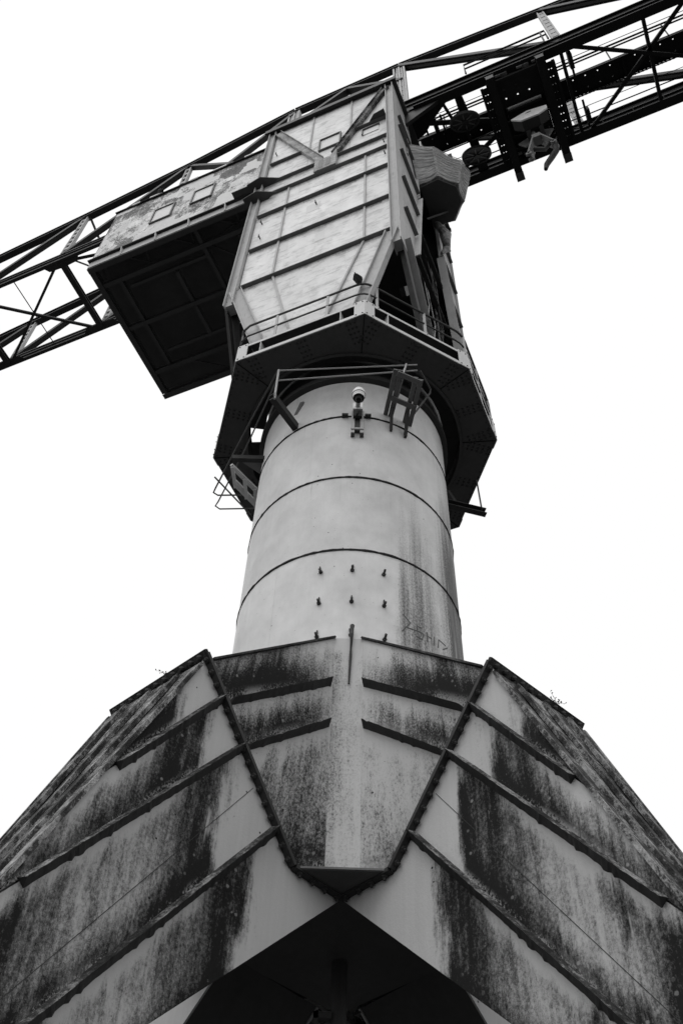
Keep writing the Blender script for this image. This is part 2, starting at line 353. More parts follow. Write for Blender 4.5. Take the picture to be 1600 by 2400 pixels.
# head of the column inside the tower, with its bearing rim
MB().lathe([(1.93, 19.32), (2.02, 19.36), (2.02, 19.50), (1.93, 19.52), (1.93, 20.3), (1.95, 21.1), (1.75, 22.3), (1.3, 23.7), (.9, 24.4)], 64).build('column_head', STEEL, PED, True)
def cyl_pt(azd, z, r=R):
    a = math.radians(azd); return Vector((math.sin(a) * r, -math.cos(a) * r, z))
# threaded studs, three by three
for z in (13.46, 12.74, 12.02):
    for azd in (-13.8, .9, 15.7):
        j = random.uniform(-.03, .03)
        m = MB().tube([cyl_pt(azd, z - .03, R - .02), cyl_pt(azd, z - .03 + j, R + .10)], .017, 8); m.tube([cyl_pt(azd, z - .03, R + .005), cyl_pt(azd, z - .03, R + .03)], .034, 6)
        m.beam(cyl_pt(azd, z - .05, R + .012), cyl_pt(azd + j * 20, z + .10, R + .012), .022, .02)
        m.build('stud', BOLT, column)
for i, azd in enumerate((-38, 20.2, -24, 18.5)):
    z0, z1 = RZ[i + 1] - (0 if i else 0) + .03, RZ[i + 2] - .03; p0, p1 = cyl_pt(azd, z0), cyl_pt(azd, z1)
    MB().beam(p0, p1, .007, .005, (p0.x, p0.y, 0)).build('weld_seam', COLP, column)
# hand-scratched marks on the right of the column
for st in ([(25.1, 12.67), (28.7, 12.54), (24.3, 12.29)], [(26.4, 12.41), (31.8, 12.43)], [(35.0, 12.55), (32.4, 12.54), (32.2, 12.44), (35.9, 12.44), (35.0, 12.31), (31.5, 12.31)],
           [(38.0, 12.53), (38.0, 12.45), (38.0, 12.32)], [(38.4, 12.45), (40.8, 12.45)], [(42.7, 12.54), (42.3, 12.35)], [(44.8, 12.36), (45.6, 12.55), (50.9, 12.55)], [(52.4, 12.55), (48.4, 12.41)]):
    m = MB()
    for (a0, z0), (a1, z1) in zip(st, st[1:]):
        q = [cyl_pt(a0 + (a1 - a0) * t / 4, z0 + (z1 - z0) * t / 4, R + .001) for t in range(5)]
        for p0, p1 in zip(q, q[1:]): m.beam(p0, p1, .018, .006, (p0.x, p0.y, 0))
    m.build('graffiti_stroke', SCR, column)

# ---- hub: core box plus a gusset wedge in each corner between two legs
H = .976; VAL = 1.38
hub = MB().box(-.97, .97, -.97, .97, 8.158, 11.7).build('hub_core', UNDER, PED); hub.rotation_euler = (0, 0, math.radians(45))
MB().tube([(0, .05, .02), (0, .05, 8.3)], .10, 16).build('drain_pipe', UNDER, PED, True)
m = MB().box(-.3, -.08, -.05, .05, 7.42, 7.5); m.box(-.3, -.24, -.05, .05, 7.2, 7.5); m.build('pipe_bracket', UNDER, PED)

def panel(name, mat, parent, poly, off, fpos, fedge, fband, dup=None):
    """flat plate with three uv maps; poly lies on the visible face, off is the way to its back"""
    n = len(poly); mb = MB().prism(poly, off); me = mb.mesh(name)
    src = [Vector(p) for p in poly]
    for nm, fn in (('pos', fpos), ('edge', fedge), ('band', fband)):
        uvl = me.uv_layers.new(name=nm)
        for lp in me.loops: uvl.data[lp.index].uv = fn(src[lp.vertex_index % n])
    return link(name, me, mat, parent)

T1 = Vector((-1.70, -3.08, 10.29)); T2 = Vector((-.2, -1.975, 11.87)); B1 = Vector((-.58, -1.96, 8.16)); B2 = Vector((-.2, -1.975, 8.16))
def lerp(a, b, t): return a + (b - a) * t
def on_outer(z): return lerp(T1, B1, (10.29 - z) / 2.13)
def on_inner(z): return Vector((-.2, -1.975, z))
def tri_rib(name, mat, parent, p0, p1, out0, out1, up, hh, top_mat=None):
    """angle iron welded on both toes: a roof-shaped rib from p0 to p1"""
    up = Vector(up) * hh; n = max(2, int((p1 - p0).length / .05)); m = MB(); rr = random.Random(int(abs(p0.x * 997 + p0.z * 131)))
    for i in range(n + 1):
        t = i / n; p = p0.lerp(p1, t); o_ = out0.lerp(out1, t); j = 1 + rr.uniform(-.05, .05) - (.14 if rr.random() < .06 else 0)
        m.v += [tuple(p + up * .35), tuple(p - up * (1 + rr.uniform(-.04, .05) + (.22 if rr.random() < .08 else 0))), tuple(p + o_ * j + up * (rr.uniform(-.04, .04) - .12))]
    for i in range(n):
        a, b = 3 * i, 3 * i + 3
        m.f += [(a, b, b + 1, a + 1), (a, a + 2, b + 2, b), (a + 1, b + 1, b + 2, a + 2)]
    m.f += [(0, 1, 2), (3 * n + 2, 3 * n + 1, 3 * n)]
    o = m.build(name, mat, parent); o.data.materials.append(top_mat or LICHR)
    for i in range(n): o.data.polygons[3 * i + 1].material_index = 1
    return o
def hub_band(ri, sgn, d, z):
    """amount of algae: d metres out from the nose"""
    if ri == 0: return min(.80, .22 + max(0, d - (.05 if sgn > 0 else .25)) * .55)
    if ri == 1: return min(.50, .20 + d * .40) if sgn > 0 else min(.46, .12 + d * .24)
    return (.56 - min(.34, max(0, z - 8.4) * .16)) * min(1, .62 + d * 1.6) if sgn > 0 else min(.34, .15 + d * .14)
def wedge():
    mir = lambda p: Vector((-p.x, p.y, p.z))
    root = MB().prism([B1 + Vector((-.01, -.02, -.004)), mir(B1) + Vector((.01, -.02, -.004)), Vector((0, -VAL, 8.156))], (0, 0, -.02)).build('hub_gusset', UNDER, PED)
    rows = [(10.29, 11.87, 9.83, 11.02), (9.83, 11.02, 9.35, 10.30), (9.35, 10.30, 8.16, 8.16)]    # z at outer top, inner top, outer bottom, inner bottom
    NX, NZ = 14, 6
    for sgn in (1, -1):
        f = (lambda p: p) if sgn > 0 else mir
        for ri, (zo, zi, yo, yi) in enumerate(rows):
            mb = MB(); uvp, uve, uvb = [], [], []
            for j in range(NZ + 1):
                for i in range(NX + 1):
                    t = i / NX; w_ = j / NZ
                    o_, n_ = on_outer(zo + (yo - zo) * w_), on_inner(zi + (yi - zi) * w_)
                    p = lerp(n_, o_, t); mb.v.append(tuple(f(p)))
                    dist = t * (n_ - o_).length
                    dz = (zo - yo) * t + (zi - yi) * (1 - t)
                    uvp.append((dist + 40 + 5 * sgn + ri, p.z)); uve.append((dz * w_, dz * (1 - w_)))
                    uvb.append((hub_band(ri, sgn, dist, p.z), 3.3 * ri + 9 * sgn))
            for j in range(NZ):
                for i in range(NX):
                    q = (j * (NX + 1) + i, j * (NX + 1) + i + 1, (j + 1) * (NX + 1) + i + 1, (j + 1) * (NX + 1) + i)
                    mb.f.append(q if sgn > 0 else q[::-1])
            me = mb.mesh('hub_panel')
            for nm, uvs in (('pos', uvp), ('edge', uve), ('band', uvb)):
                l = me.uv_layers.new(name=nm)
                for lp in me.loops: l.data[lp.index].uv = uvs[lp.vertex_index]
            link('hub_panel', me, HUBP, root, True)
        for zo, zi, iw in ((9.83, 11.02, .13), (9.35, 10.30, .13)):
            oP, iP = on_outer(zo), on_inner(zi); e = (oP - iP).normalized(); oP = oP - e * .06; iP = iP + e * .03
            no = Vector((.55, -.83, -.05)); ni = Vector((.25, -.97, 0))
            tri_rib('rib', RIBD, root, f(iP), f(oP), f(ni) * iw, f(no) * .12, (0, 0, 1), .065, RIB)
    pl = [T2, mir(T2), mir(B2), B2]
    panel('hub_nose', HUBP, root, pl, (0, .05, 0), lambda p: (p.x + 63, p.z), lambda p: (11.87 - p.z, p.z - 8.16 + .3), lambda p: (.12 - .6 * p.x, 77))
    for sgn in (1, -1):
        f = (lambda p: p) if sgn > 0 else mir
        MB().beam(f(T1 + Vector((.03, .0, .012))), f(T2 + Vector((0, -.0, .012))), .07, .028).build('top_lip', LICHD, root)
    MB().box(-.57, .57, -1.995, -1.96, 8.145, 8.172).build('bottom_lip', RIB, root)
    # sloping cap over the stub of the leg to the left of this gusset
    MB().prism([T1 + Vector((-.02, .16, -.06)), Vector((-2.94, -1.74, 10.23)), Vector((-1.85, -.2, 11.80)), Vector((-.2, -1.85, 11.80))], (0, 0, -.04)).build('stub_cap', LICHD, root)
    return root
wd = wedge()
m = MB().tube([(.05, -1.99, 12.12), (.045, -2.03, 11.9), (.035, -2.0, 11.5), (.02, -1.995, 10.98)], [.035, .028, .02, .012], 8); m.build('broken_conduit', BOLT, wd, True)
for k in (1, 2, 3):
    c = clone_tree(wd, PED); c.rotation_euler = (0, 0, k * math.pi / 2)
    for ch in list(c.children):
        if ch.name.startswith('broken_conduit'): bpy.data.objects.remove(ch)

# ---- legs (local x runs outwards along the leg, s = x - H)
def leg(vs):
    """vs: which side carries the wide overhang; the other side is a hand narrower"""
    X = lambda s: s + H
    HS = {vs: H, -vs: H - .25}
    bot = lambda s: 8.15 - .97 * s if s < 3.0 else 5.24 - 4.1 * (s - 3.0)
    side = [(.0, 8.15), (.82, 8.17), (2.5, 10.30), (2.5, 10.16), (4.2, 6.19), (5.4, .45), (4.17, .45), (3.0, 5.24)]
    body = [(.02, 8.16), (.85, 8.2), (2.47, 10.2), (2.52, 10.08), (4.18, 6.17), (5.37, .45), (4.2, .45), (3.0, 5.27)]
    mb = MB()
    mb.prism([(X(s), -HS[-1] + .03, z) for s, z in body], (0, HS[1] + HS[-1] - .06, 0))
    root = mb.build('leg', UNDER, PED)
    top = lambda s: 10.16 - 2.335 * (s - 2.5); tinv = lambda z: 2.5 + (10.16 - z) / 2.335
    r1 = lambda s: 9.81 - 1.455 * (s - 2.18); r2 = lambda s: 9.36 - 1.288 * (s - 1.75); r3 = lambda s: 8.56 - 1.281 * (s - 1.11)
    fl = lambda z: .82 + (z - 8.17) * (1.68 / 2.13)
    def isect(f, g, a, b):
        for _ in range(60):
            m_ = (a + b) / 2
            if (f(a) - g(a)) * (f(m_) - g(m_)) <= 0: b = m_
            else: a = m_
        return a
    sf = lambda f: isect(lambda s: f(s), lambda s: 8.17 + (s - .82) * (2.13 / 1.68), .5, 3.0)
    s1, s2, s3 = sf(r1), sf(r2), sf(r3); e1, e2 = isect(r1, top, 2.4, 4.5), isect(r2, top, 2.4, 4.6); e3 = 4.45
    gp_ = .014
    P = [  # polygon (s,z), upper edge fn, lower edge fn, start of the stained zone
        ([(s1, r1(s1) + gp_), (2.5, 10.28), (2.51, 10.15), (e1, r1(e1) + gp_)], top, r1, 2.72),
        ([(s2, r2(s2) + gp_), (s1, r1(s1) - gp_), (e1, r1(e1) - gp_), (e2, r2(e2) + gp_)], r1, r2, 2.26),
        ([(s3, r3(s3) + gp_), (s2, r2(s2) - gp_), (e2, r2(e2) - gp_), (4.2, 6.19), (e3, 5.05), (e3, r3(e3) + gp_)], r2, r3, 1.84),
        ([(0, 8.15), (.82, 8.17), (s3, r3(s3) - gp_), (e3, r3(e3) - gp_), (e3, 5.04), (5.4, .46), (4.17, .46), (3.0, 5.24)], r3, bot, 1.42)]
    for sg in (-1, 1):
        for i, (pl, fu, fd, s0) in enumerate(P):
            pts = [Vector((X(s), sg * HS[sg], z)) for s, z in pl]
            if sg > 0: pts = pts[::-1]
            panel('side_panel', LEGP, root, pts, (0, -sg * .03, 0), lambda p, sg=sg: (p.x + 11 * sg, p.z),
                  lambda p, fu=fu, fd=fd: (fu(p.x - H) - p.z, p.z - fd(p.x - H) + (.25 if fd is bot else 0)), lambda p, i=i, s0=s0, sg=sg: (p.x - H - s0, 3.7 * i + 20 * sg))
        for f, a, b in ((r1, s1, e1 - .10), (r2, s2, e2 - .22), (r3, s3, e3 + .25)):
            a += .02
            dd = Vector((b - a, 0, f(b) - f(a))).normalized(); up = (-dd.z, 0, dd.x)
            tri_rib('rib', RIBD, root, Vector((X(a), sg * HS[sg], f(a))), Vector((X(b), sg * HS[sg], f(b))), Vector((0, sg * .12, 0)), Vector((0, sg * .12, 0)), up, .08)
        MB().beam((X(1.50), sg * (HS[sg] + .001), 8.88), (X(4.0), sg * (HS[sg] + .001), 5.25), .007, .006).build('weld_seam', STEEL, root)
        # standing flange along the joint with the hub, and its bolts
        d = Vector((1.68, 0, 2.13)).normalized(); nrm = Vector((d.z, 0, -d.x))
        path = [Vector((X(.02), sg * HS[sg], 8.155)), Vector((X(.82), sg * HS[sg], 8.17)), Vector((X(2.5), sg * HS[sg], 10.30))]
        for p0, p1, nn in ((path[0], path[1], Vector((0, 0, -1))), (path[1], path[2], nrm)):
            MB().prism([p0 + Vector((0, -sg * .02, 0)), p1 + Vector((0, -sg * .02, 0)), p1 + Vector((0, sg * .10, 0)), p0 + Vector((0, sg * .10, 0))], nn * .045).build('joint_flange', BOLT, root)
            L_ = (p1 - p0).length; n = int(L_ / .165)
            for j in range(n):
                c = p0 + (p1 - p0) * ((j + .5) / n) + Vector((0, sg * .045, 0))
                b = MB().tube([c + nn * .04, c + nn * .062, c + nn * .068], [.040, .040, .028], 6); b.tube([c + nn * .06, c + nn * .10], .018, 6)
                b.build('bolt', BOLT, root)
    # top face, its bars and end flange; the outer edge starts a little higher
    nu = Vector((2.335, 0, 1)).normalized(); yn, yf = vs * H, -vs * HS[-vs]
    N = [Vector((X(2.5), yn, 10.16)), Vector((X(3.5), yn, 7.825)), Vector((X(4.2), yn, 6.19)), Vector((X(5.4), yn, .46))]
    F_ = [Vector((X(2.58), yf, 10.30)), Vector((X(3.5), yf, 7.86)), Vector((X(4.2), yf, 6.19)), Vector((X(5.4), yf, .46))]
    for i in range(3):
        MB().prism([N[i], N[i + 1], F_[i + 1], F_[i]], nu * .03).build('top_plate', LICH, root)
    for t in (.22, .52, .80):
        A, B, C_ = N[0].lerp(F_[0], t), N[1].lerp(F_[1], t), N[2].lerp(F_[2], t)
        mm = MB().beam(A + nu * .05 + (B - A).normalized() * .1, B + nu * .05, .10, .05, nu); mm.beam(B + nu * .05, C_ + nu * .05, .10, .05, nu); mm.build('top_bar', LICH, root)
    for Q, sg in ((N, vs), (F_, -vs)):
        o_ = Vector((0, sg * .02, 0)); mm = MB().beam(Q[0] + o_ + nu * .02 + (Q[1] - Q[0]).normalized() * .08, Q[1] + o_ + nu * .02, .05, .05, nu); mm.beam(Q[1] + o_ + nu * .02, Q[2] + o_ + nu * .02, .05, .05, nu); mm.build('edge_angle', LICH, root)
    d = Vector((1.68, 0, 2.13)).normalized(); nn = Vector((d.z, 0, -d.x)); pn = Vector((X(2.5), yn + vs * .08, 10.30)) - d * .02; pf = Vector((X(2.56), yf - vs * .08, 10.40)) - d * .02
    MB().prism([pn - d * .12, pf - d * .12, pf + d * .07, pn + d * .07][::vs], nn * .05).build('end_flange', LICHD, root)
    for j in range(11):
        c = pn.lerp(pf, .06 + j * .088) + d * .0
        MB().tube([c + nn * .04, c + nn * .085, c + nn * .1], [.036, .036, .02], 6).build('bolt', BOLT, root)
    MB().poly([(X(3.9), -1.2, 0), (X(5.8), -1.2, 0), (X(5.8), 1.2, 0), (X(3.9), 1.2, 0), (X(4.0), -1.1, .45), (X(5.65), -1.1, .45), (X(5.65), 1.1, .45), (X(4.0), 1.1, .45)],
              [(0, 3, 2, 1), (4, 5, 6, 7), (0, 1, 5, 4), (1, 2, 6, 5), (2, 3, 7, 6), (3, 0, 4, 7)]).build('footing', CON, root)
    return root
for vs, front, back in ((1, 225, 139), (-1, 315, 41)):
    lg = leg(vs); lg.rotation_euler = (0, 0, math.radians(front))
    clone_tree(lg, PED).rotation_euler = (0, 0, math.radians(back))

# ================================================================== SLEWING CRANE (turns on the column); local x along the jib, y away from the quay
PHI = .4142
CR = thing('slewing_crane', 'pale clad crane tower with octagonal platform, machinery house and dark lattice jib', 'crane', (0, 0, 0), -PHI)

# ---- platform
OC = [(-1.43, -2.89), (1.43, -2.89), (2.95, -.94), (2.95, .94), (1.43, 2.89), (-1.43, 2.89), (-2.95, .94), (-2.95, -.94)]
def ring_plate(z0, z1, rin, sc=1.0):
    m = MB(); n = 64; ins = []; out = []
    for k in range(n):
        a = 2 * math.pi * k / n; dx, dy = math.cos(a), math.sin(a); best = 99
        for i in range(8):
            (x0, y0), (x1, y1) = OC[i], OC[(i + 1) % 8]; ex, ey = x1 - x0, y1 - y0; det = dx * ey - dy * ex
            if abs(det) < 1e-9: continue
            t = (x0 * ey - y0 * ex) / det; s_ = (x0 * dy - y0 * dx) / det
            if t > 0 and -1e-6 <= s_ <= 1 + 1e-6: best = min(best, t)
        ins.append((rin * dx, rin * dy)); out.append((best * dx * sc, best * dy * sc))
    # exact corners
    for (cx, cy) in OC:
        k = round(math.atan2(cy, cx) / (2 * math.pi) * n) % n; out[k] = (cx * sc, cy * sc)
    for z in (z0, z1):
        m.v += [(x, y, z) for x, y in ins] + [(x, y, z) for x, y in out]
    for k in range(n):
        j = (k + 1) % n
        m.f += [(k, j, n + j, n + k)[::-1] if 0 else (n + k, n + j, j, k), (2 * n + k, 2 * n + j, 3 * n + j, 3 * n + k), (k, j, 2 * n + j, 2 * n + k), (n + k, 3 * n + k, 3 * n + j, n + j)]
    return m
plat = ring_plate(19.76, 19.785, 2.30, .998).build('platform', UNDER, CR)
ring_plate(20.34, 20.36, 2.3, .995).build('deck_plate', UNDER, plat)
MB().lathe([(2.30, 19.72), (2.36, 19.72), (2.36, 20.34), (2.30, 20.34)], 64, False).build('opening_rim', UNDER, plat)
for k in range(36):
    if k == 20: continue
    a0, a1 = math.radians(k * 10 + .06), math.radians(k * 10 + 9.94)
    q = [(r_ * math.cos(a), r_ * math.sin(a), 20.12) for r_, a in ((1.97, a0), (2.31, a0), (2.31, a1), (1.97, a1))]
    MB().prism(q, (0, 0, .05)).build('slewing_ring_segment', UNDER, plat)
riv = MB(); rv = random.Random(3)
def rivet(x, y):
    b = len(riv.v)
    for k in range(6): riv.v.append((x + .028 * math.cos(k * math.pi / 3), y + .028 * math.sin(k * math.pi / 3), 19.76))
    for k in range(6): riv.v.append((x + .016 * math.cos(k * math.pi / 3), y + .016 * math.sin(k * math.pi / 3), 19.738))
    for k in range(6): riv.f.append((b + k, b + 6 + k, b + 6 + (k + 1) % 6, b + (k + 1) % 6))
    riv.f.append(tuple(b + 6 + k for k in range(6)))
for i in range(8):
    p0, p1 = Vector(OC[i]), Vector(OC[(i + 1) % 8]); e = (p1 - p0).normalized(); nin = Vector((-e.y, e.x)); mid = (p0 + p1) / 2
    if nin.dot(mid) > 0: nin = -nin
    L_ = (p1 - p0).length
    # edge members: lower and upper angle, recessed web, stiffeners
    for (z0, z1, nm) in ((19.79, 19.895, 'lower_flange'), (20.30, 20.375, 'upper_flange')):
        a, b = p0 + e * .21, p1 - e * .21
        MB().prism([(a.x, a.y, z0), (b.x, b.y, z0), (b.x + nin.x * .012, b.y + nin.y * .012, z0), (a.x + nin.x * .012, a.y + nin.y * .012, z0)], (0, 0, z1 - z0)).build(nm, EDGE, plat)
    a, b = p0 + nin * .30, p1 + nin * .30
    MB().prism([(a.x, a.y, 19.79), (b.x, b.y, 19.79), (b.x + nin.x * .02, b.y + nin.y * .02, 19.79), (a.x + nin.x * .02, a.y + nin.y * .02, 19.79)], (0, 0, .55)).build('web_plate', UNDER, plat)
    for t in (.18, .5, .82) if i not in (0, 1) else ((.18, .81) if i == 0 else (.22,)):
        c = p0 + e * (L_ * t); c2 = c + nin * .30
        MB().prism([(c.x + nin.x * .004, c.y + nin.y * .004, 19.79), (c2.x, c2.y, 19.79), (c2.x, c2.y, 20.33), (c.x + nin.x * .004, c.y + nin.y * .004, 20.33)], (e.x * .015, e.y * .015, 0)).build('stiffener', EDGE, plat)
    # rivet fields on the underside
    for t0 in (.12, .5, .88):
        for j in range(5):
            for k in range(3): rivet(*(p0 + e * (L_ * t0 + (k - 1) * .085) + nin * (.1 + .11 * j)))
    for j in range(int(L_ / .16)): rivet(*(p0 + e * (j + .5) * .16 + nin * .05))
rivo = riv.build('rivets', BOLT, plat); rivo['kind'] = 'stuff'
for i in range(8):
    c = Vector(OC[i]); a = (Vector(OC[i - 1]) - c).normalized(); b = (Vector(OC[(i + 1) % 8]) - c).normalized(); o_ = c.normalized() * .014
    pts = [c + a * .23, c, c + b * .23]
    m = MB()
    q = [(p.x + o_.x, p.y + o_.y) for p in pts]; qi = [(p.x - o_.x * .2, p.y - o_.y * .2) for p in pts]
    m.prism([(q[0][0], q[0][1], 19.77), (q[1][0], q[1][1], 19.77), (qi[1][0], qi[1][1], 19.77), (qi[0][0], qi[0][1], 19.77)], (0, 0, .63))
    m.prism([(q[1][0], q[1][1], 19.771), (q[2][0], q[2][1], 19.771), (qi[2][0], qi[2][1], 19.771), (qi[1][0], qi[1][1], 19.771)], (0, 0, .628))
    cpl = m.build('corner_plate', EDGE, plat)
    for dd, zz in ((a, 19.83), (a, 20.34), (b, 19.83), (b, 20.34)):
        for kk in (.05, .19):
            p = c + dd * kk + c.normalized() * .012; MB().tube([(p.x, p.y, zz), (p.x + o_.x, p.y + o_.y, zz)], .016, 6).build('bolt', BOLT, plat)
# seams on the underside
for i in range(8):
    c = Vector(OC[i]) * .99; r_ = c.normalized() * 2.33; MB().beam((c.x, c.y, 19.755), (r_.x, r_.y, 19.755), .02, .015).build('seam_strip', SEAM, plat)
# guard rail on three sides, with its rounded ends
inset = .04
def off(p): v = Vector(p); return v - v.normalized() * inset
def rail_path(z):
    A, B, C_, D = off(OC[0]), off(OC[1]), off(OC[2]), off(OC[3]); pts = []
    back = A + (Vector(OC[7]) - A).normalized() * .14
    pts += [(back.x, back.y, 20.45), (back.x, back.y, z - .15), ((back.x + A.x) / 2 - .02, (back.y + A.y) / 2, z - .04), (A.x + .12, A.y, z)]
    for P0, Pc, P1 in ((A, B, C_), (B, C_, D)):
        u_, v_ = (P0 - Pc).normalized(), (P1 - Pc).normalized()
        for t in arc(0, 1, 4):
            q = (Pc + u_ * .2) * (1 - t) ** 2 + Pc * 2 * t * (1 - t) + (Pc + v_ * .2) * t * t; pts.append((q.x, q.y, z))
    e = (C_ - D).normalized(); pts += [(D.x + e.x * .2, D.y + e.y * .2, z), (D.x, D.y, z - .1), (D.x, D.y, 20.4)]
    return pts
rail = MB().tube(rail_path(21.37), .026, 8).build('top_rail', PIPE, plat, True)
MB().tube(rail_path(20.88), .020, 8).build('mid_rail', PIPE, plat, True)
for (i, ts) in ((0, (.28, .70)), (1, (.12, .60)), (2, (.04, .5, .96))):
    A, B = off(OC[i]), off(OC[i + 1])
    for t in ts:
        p = A + (B - A) * t; b = MB().box(p.x - .028, p.x + .028, p.y - .012, p.y + .012, 20.36, 21.36); b.box(p.x - .05, p.x + .05, p.y - .03, p.y + .03, 20.345, 20.40)
        b.build('rail_post', POST, plat)

# ---- tower
TU, TV, ZT = 2.25, 2.68, 36.9
def wall_front(sign):
    """clad wall parallel to the jib; sign -1 faces the quay"""
    Y = lambda d: sign * (TV + d)
    back = MB().prism([(-1.98, Y(-.06), 24.1), (1.98, Y(-.06), 24.1), (1.98, Y(-.06), ZT), (-1.98, Y(-.06), ZT)], (0, sign * .03, 0))
    back.prism([(-1.0, Y(-.06), 20.36), (1.05, Y(-.06), 20.36), (1.97, Y(-.06), 24.1), (-1.97, Y(-.06), 24.1)], (0, sign * .03, 0))
    root = back.build('clad_wall', UNDER, CR)
    lv = [24.1, 26.33, 28.75, 30.40]
    def plate(pts):
        mm = MB().prism([(x, Y(-.028), z) for x, z in (pts if sign < 0 else pts)], (0, sign * .028, 0)); mm.build('wall_panel', TOWP, root)
    g = .006
    for a, b in zip(lv, lv[1:]):
        for x0, x1 in ((-1.98, -1.08), (-1.08, 1.31), (1.31, 1.98)): plate([(x0 + g, a + g), (x1 - g, a + g), (x1 - g, b - g), (x0 + g, b - g)])
    for a, b in ((30.40, 31.45),): plate([(-1.98 + g, a + g), (1.98 - g, a + g), (1.98 - g, b - g), (-1.98 + g, b - g)])
    for x0, x1 in ((-1.98, -.6), (-.6, .78), (.78, 1.98)):
        for a, b in ((31.45, 33.27), (33.27, ZT)): plate([(x0 + g, a + g), (x1 - g, a + g), (x1 - g, b - g), (x0 + g, b - g)])
    plate([(-1.0, 20.36), (-.32, 20.36), (-1.05, 24.09), (-1.97, 24.09)]); plate([(-.30, 20.36), (.37, 20.36), (1.29, 24.09), (-1.04, 24.09)]); plate([(.38, 20.36), (1.05, 20.36), (1.97, 24.09), (1.30, 24.09)])
    def rib(x0, x1, z, d=.105, t=.025): MB().prism([(x0, Y(-.01), z), (x1, Y(-.01), z), (x1, Y(d), z), (x0, Y(d), z)], (0, 0, t)).build('rib', TRIB, root)
    for z in lv: rib(-1.93, 1.99, z - .015)
    rib(-1.93, 1.99, 31.435); rib(-1.93, -.85, 33.25); rib(.92, 1.99, 33.25)
    def vrib(x0, z0, x1, z1, d=.045):
        MB().beam((x0, Y(d / 2), z0), (x1, Y(d / 2), z1), d, .05, (1, 0, 0)).build('stiffener', POST, root)
    vrib(-1.08, 24.13, -1.08, 30.36); vrib(1.31, 24.13, 1.31, 30.36); vrib(-.6, 33.3, -.6, ZT - .05); vrib(.78, 33.3, .78, ZT - .05)
    vrib(-1.05, 24.07, -.32, 20.4); vrib(1.30, 24.07, .38, 20.4)
    # diagonal legs carrying the wall down to the platform
    for x0, x1, s_ in ((-2.02, -1.02, -1), (2.02, 1.22, 1)):
        mm = MB(); p0, p1 = Vector((x0, Y(.02), 24.0)), Vector((x1, Y(.02), 20.38)); mm.beam(p0, p1, .05, .30, (1, 0, 0))
        dv = Vector((p1.z - p0.z, 0, -(p1.x - p0.x))).normalized() * .15
        mm.beam(p0 + dv, p1 + dv, .17, .025, (1, 0, 0)); mm.beam(p0 - dv, p1 - dv, .17, .025, (1, 0, 0)); mm.build('diagonal_leg', POST, root)
    # V brace, gusset, hatch window
    for p0, p1, mt in (((-1.90, 36.5), (-.14, 31.62), CRUST), ((2.0, 36.5), (.36, 31.72), LICH)):
        a, b = Vector((p0[0], Y(.07), p0[1])), Vector((p1[0], Y(.07), p1[1])); mm = MB().beam(a, b, .03, .24, (1, 0, 0)); dv = Vector((b.z - a.z, 0, -(b.x - a.x))).normalized() * .12
        mm.beam(a + dv, b + dv, .13, .02, (1, 0, 0)); mm.beam(a - dv, b - dv, .13, .02, (1, 0, 0)); mm.build('v_brace', mt, root)
    MB().prism([(-.26, Y(.05), 30.44), (.43, Y(.05), 30.44), (.43, Y(.05), 31.78), (.22, Y(.05), 31.35), (.02, Y(.05), 31.35), (-.26, Y(.05), 31.78)], (0, sign * .10, 0)).build('gusset_plate', CRUST, root)
    MB().box(-.12, .01, min(Y(.151), Y(.156)), max(Y(.151), Y(.156)), 30.6, 31.3).build('soot_stain_plate', GREY, root)
    MB().box(.12, .25, min(Y(.151), Y(.156)), max(Y(.151), Y(.156)), 30.6, 31.2).build('soot_stain_plate', GREY, root)
    def hatch(x0, x1, z0, z1, full=True):
        f = MB(); y0, y1 = min(Y(0), Y(.07)), max(Y(0), Y(.07))
        f.box(x0 - .04, x1 + .04, y0, y1, z1, z1 + .045)
        f.box(x0 - .04, x0, y0, y1, z0, z1)
        if full: f.box(x1, x1 + .04, y0, y1, z0, z1); f.box(x0 - .04, x1 + .04, y0, y1, z0 - .04, z0)
        fo = f.build('hatch_frame', GREY, root); MB().box(x0 + .002, x1 - .002, min(Y(.0), Y(.02)), max(Y(.0), Y(.02)), z0 + .002, z1 - .002).build('hatch_cover', PATCH, root)
    hatch(-.22, .44, 32.68, 33.70); hatch(1.22, 1.72, 32.45, 32.9, False)
    return root
fw = wall_front(-1)
for (x, z, a, b) in ((0.05, 35.3, .34, .55), (-.1, 34.35, .62, .28), (-1.2, 34.9, .45, .2), (-1.0, 34.4, .5, .16), (-1.35, 32.6, .45, .3), (-.9, 33.0, .2, .35), (-.3, 32.0, .3, .28), (.05, 29.7, .6, .3), (.2, 29.3, .36, .4), (-.6, 29.9, .28, .5),
                     (-.2, 27.9, .4, .55), (-.1, 26.75, .16, .2), (.2, 26.7, .18, .16), (-.55, 26.8, .2, .2), (.1, 25.6, .26, .55), (-.9, 25.8, .2, .5), (-.85, 23.1, .16, .5), (1.85, 26.4, .16, .5), (1.9, 35.2, .14, 1.2), (1.55, 32.25, .45, .2), (-.5, 21.6, .3, .5), (-1.7, 32.2, .3, .6), (-1.55, 30.9, .5, .2)):
    MB().box(x - a / 2, x + a / 2, -TV - .004, -TV - .0005, z - b / 2, z + b / 2).build('paint_patch', PATCH, fw)
for (x, z) in ((1.9, 29.9), (1.88, 31.0), (-1.75, 28.2), (-1.8, 34.2), (-1.7, 27.1), (-.1, 28.0)):
    MB().tube([(x, -TV, z), (x, -TV - .10, z + .02)], .018, 6).tube([(x, -TV - .10, z - .10), (x, -TV - .10, z + .10)], .012, 6).build('wall_hook', BOLT, fw)
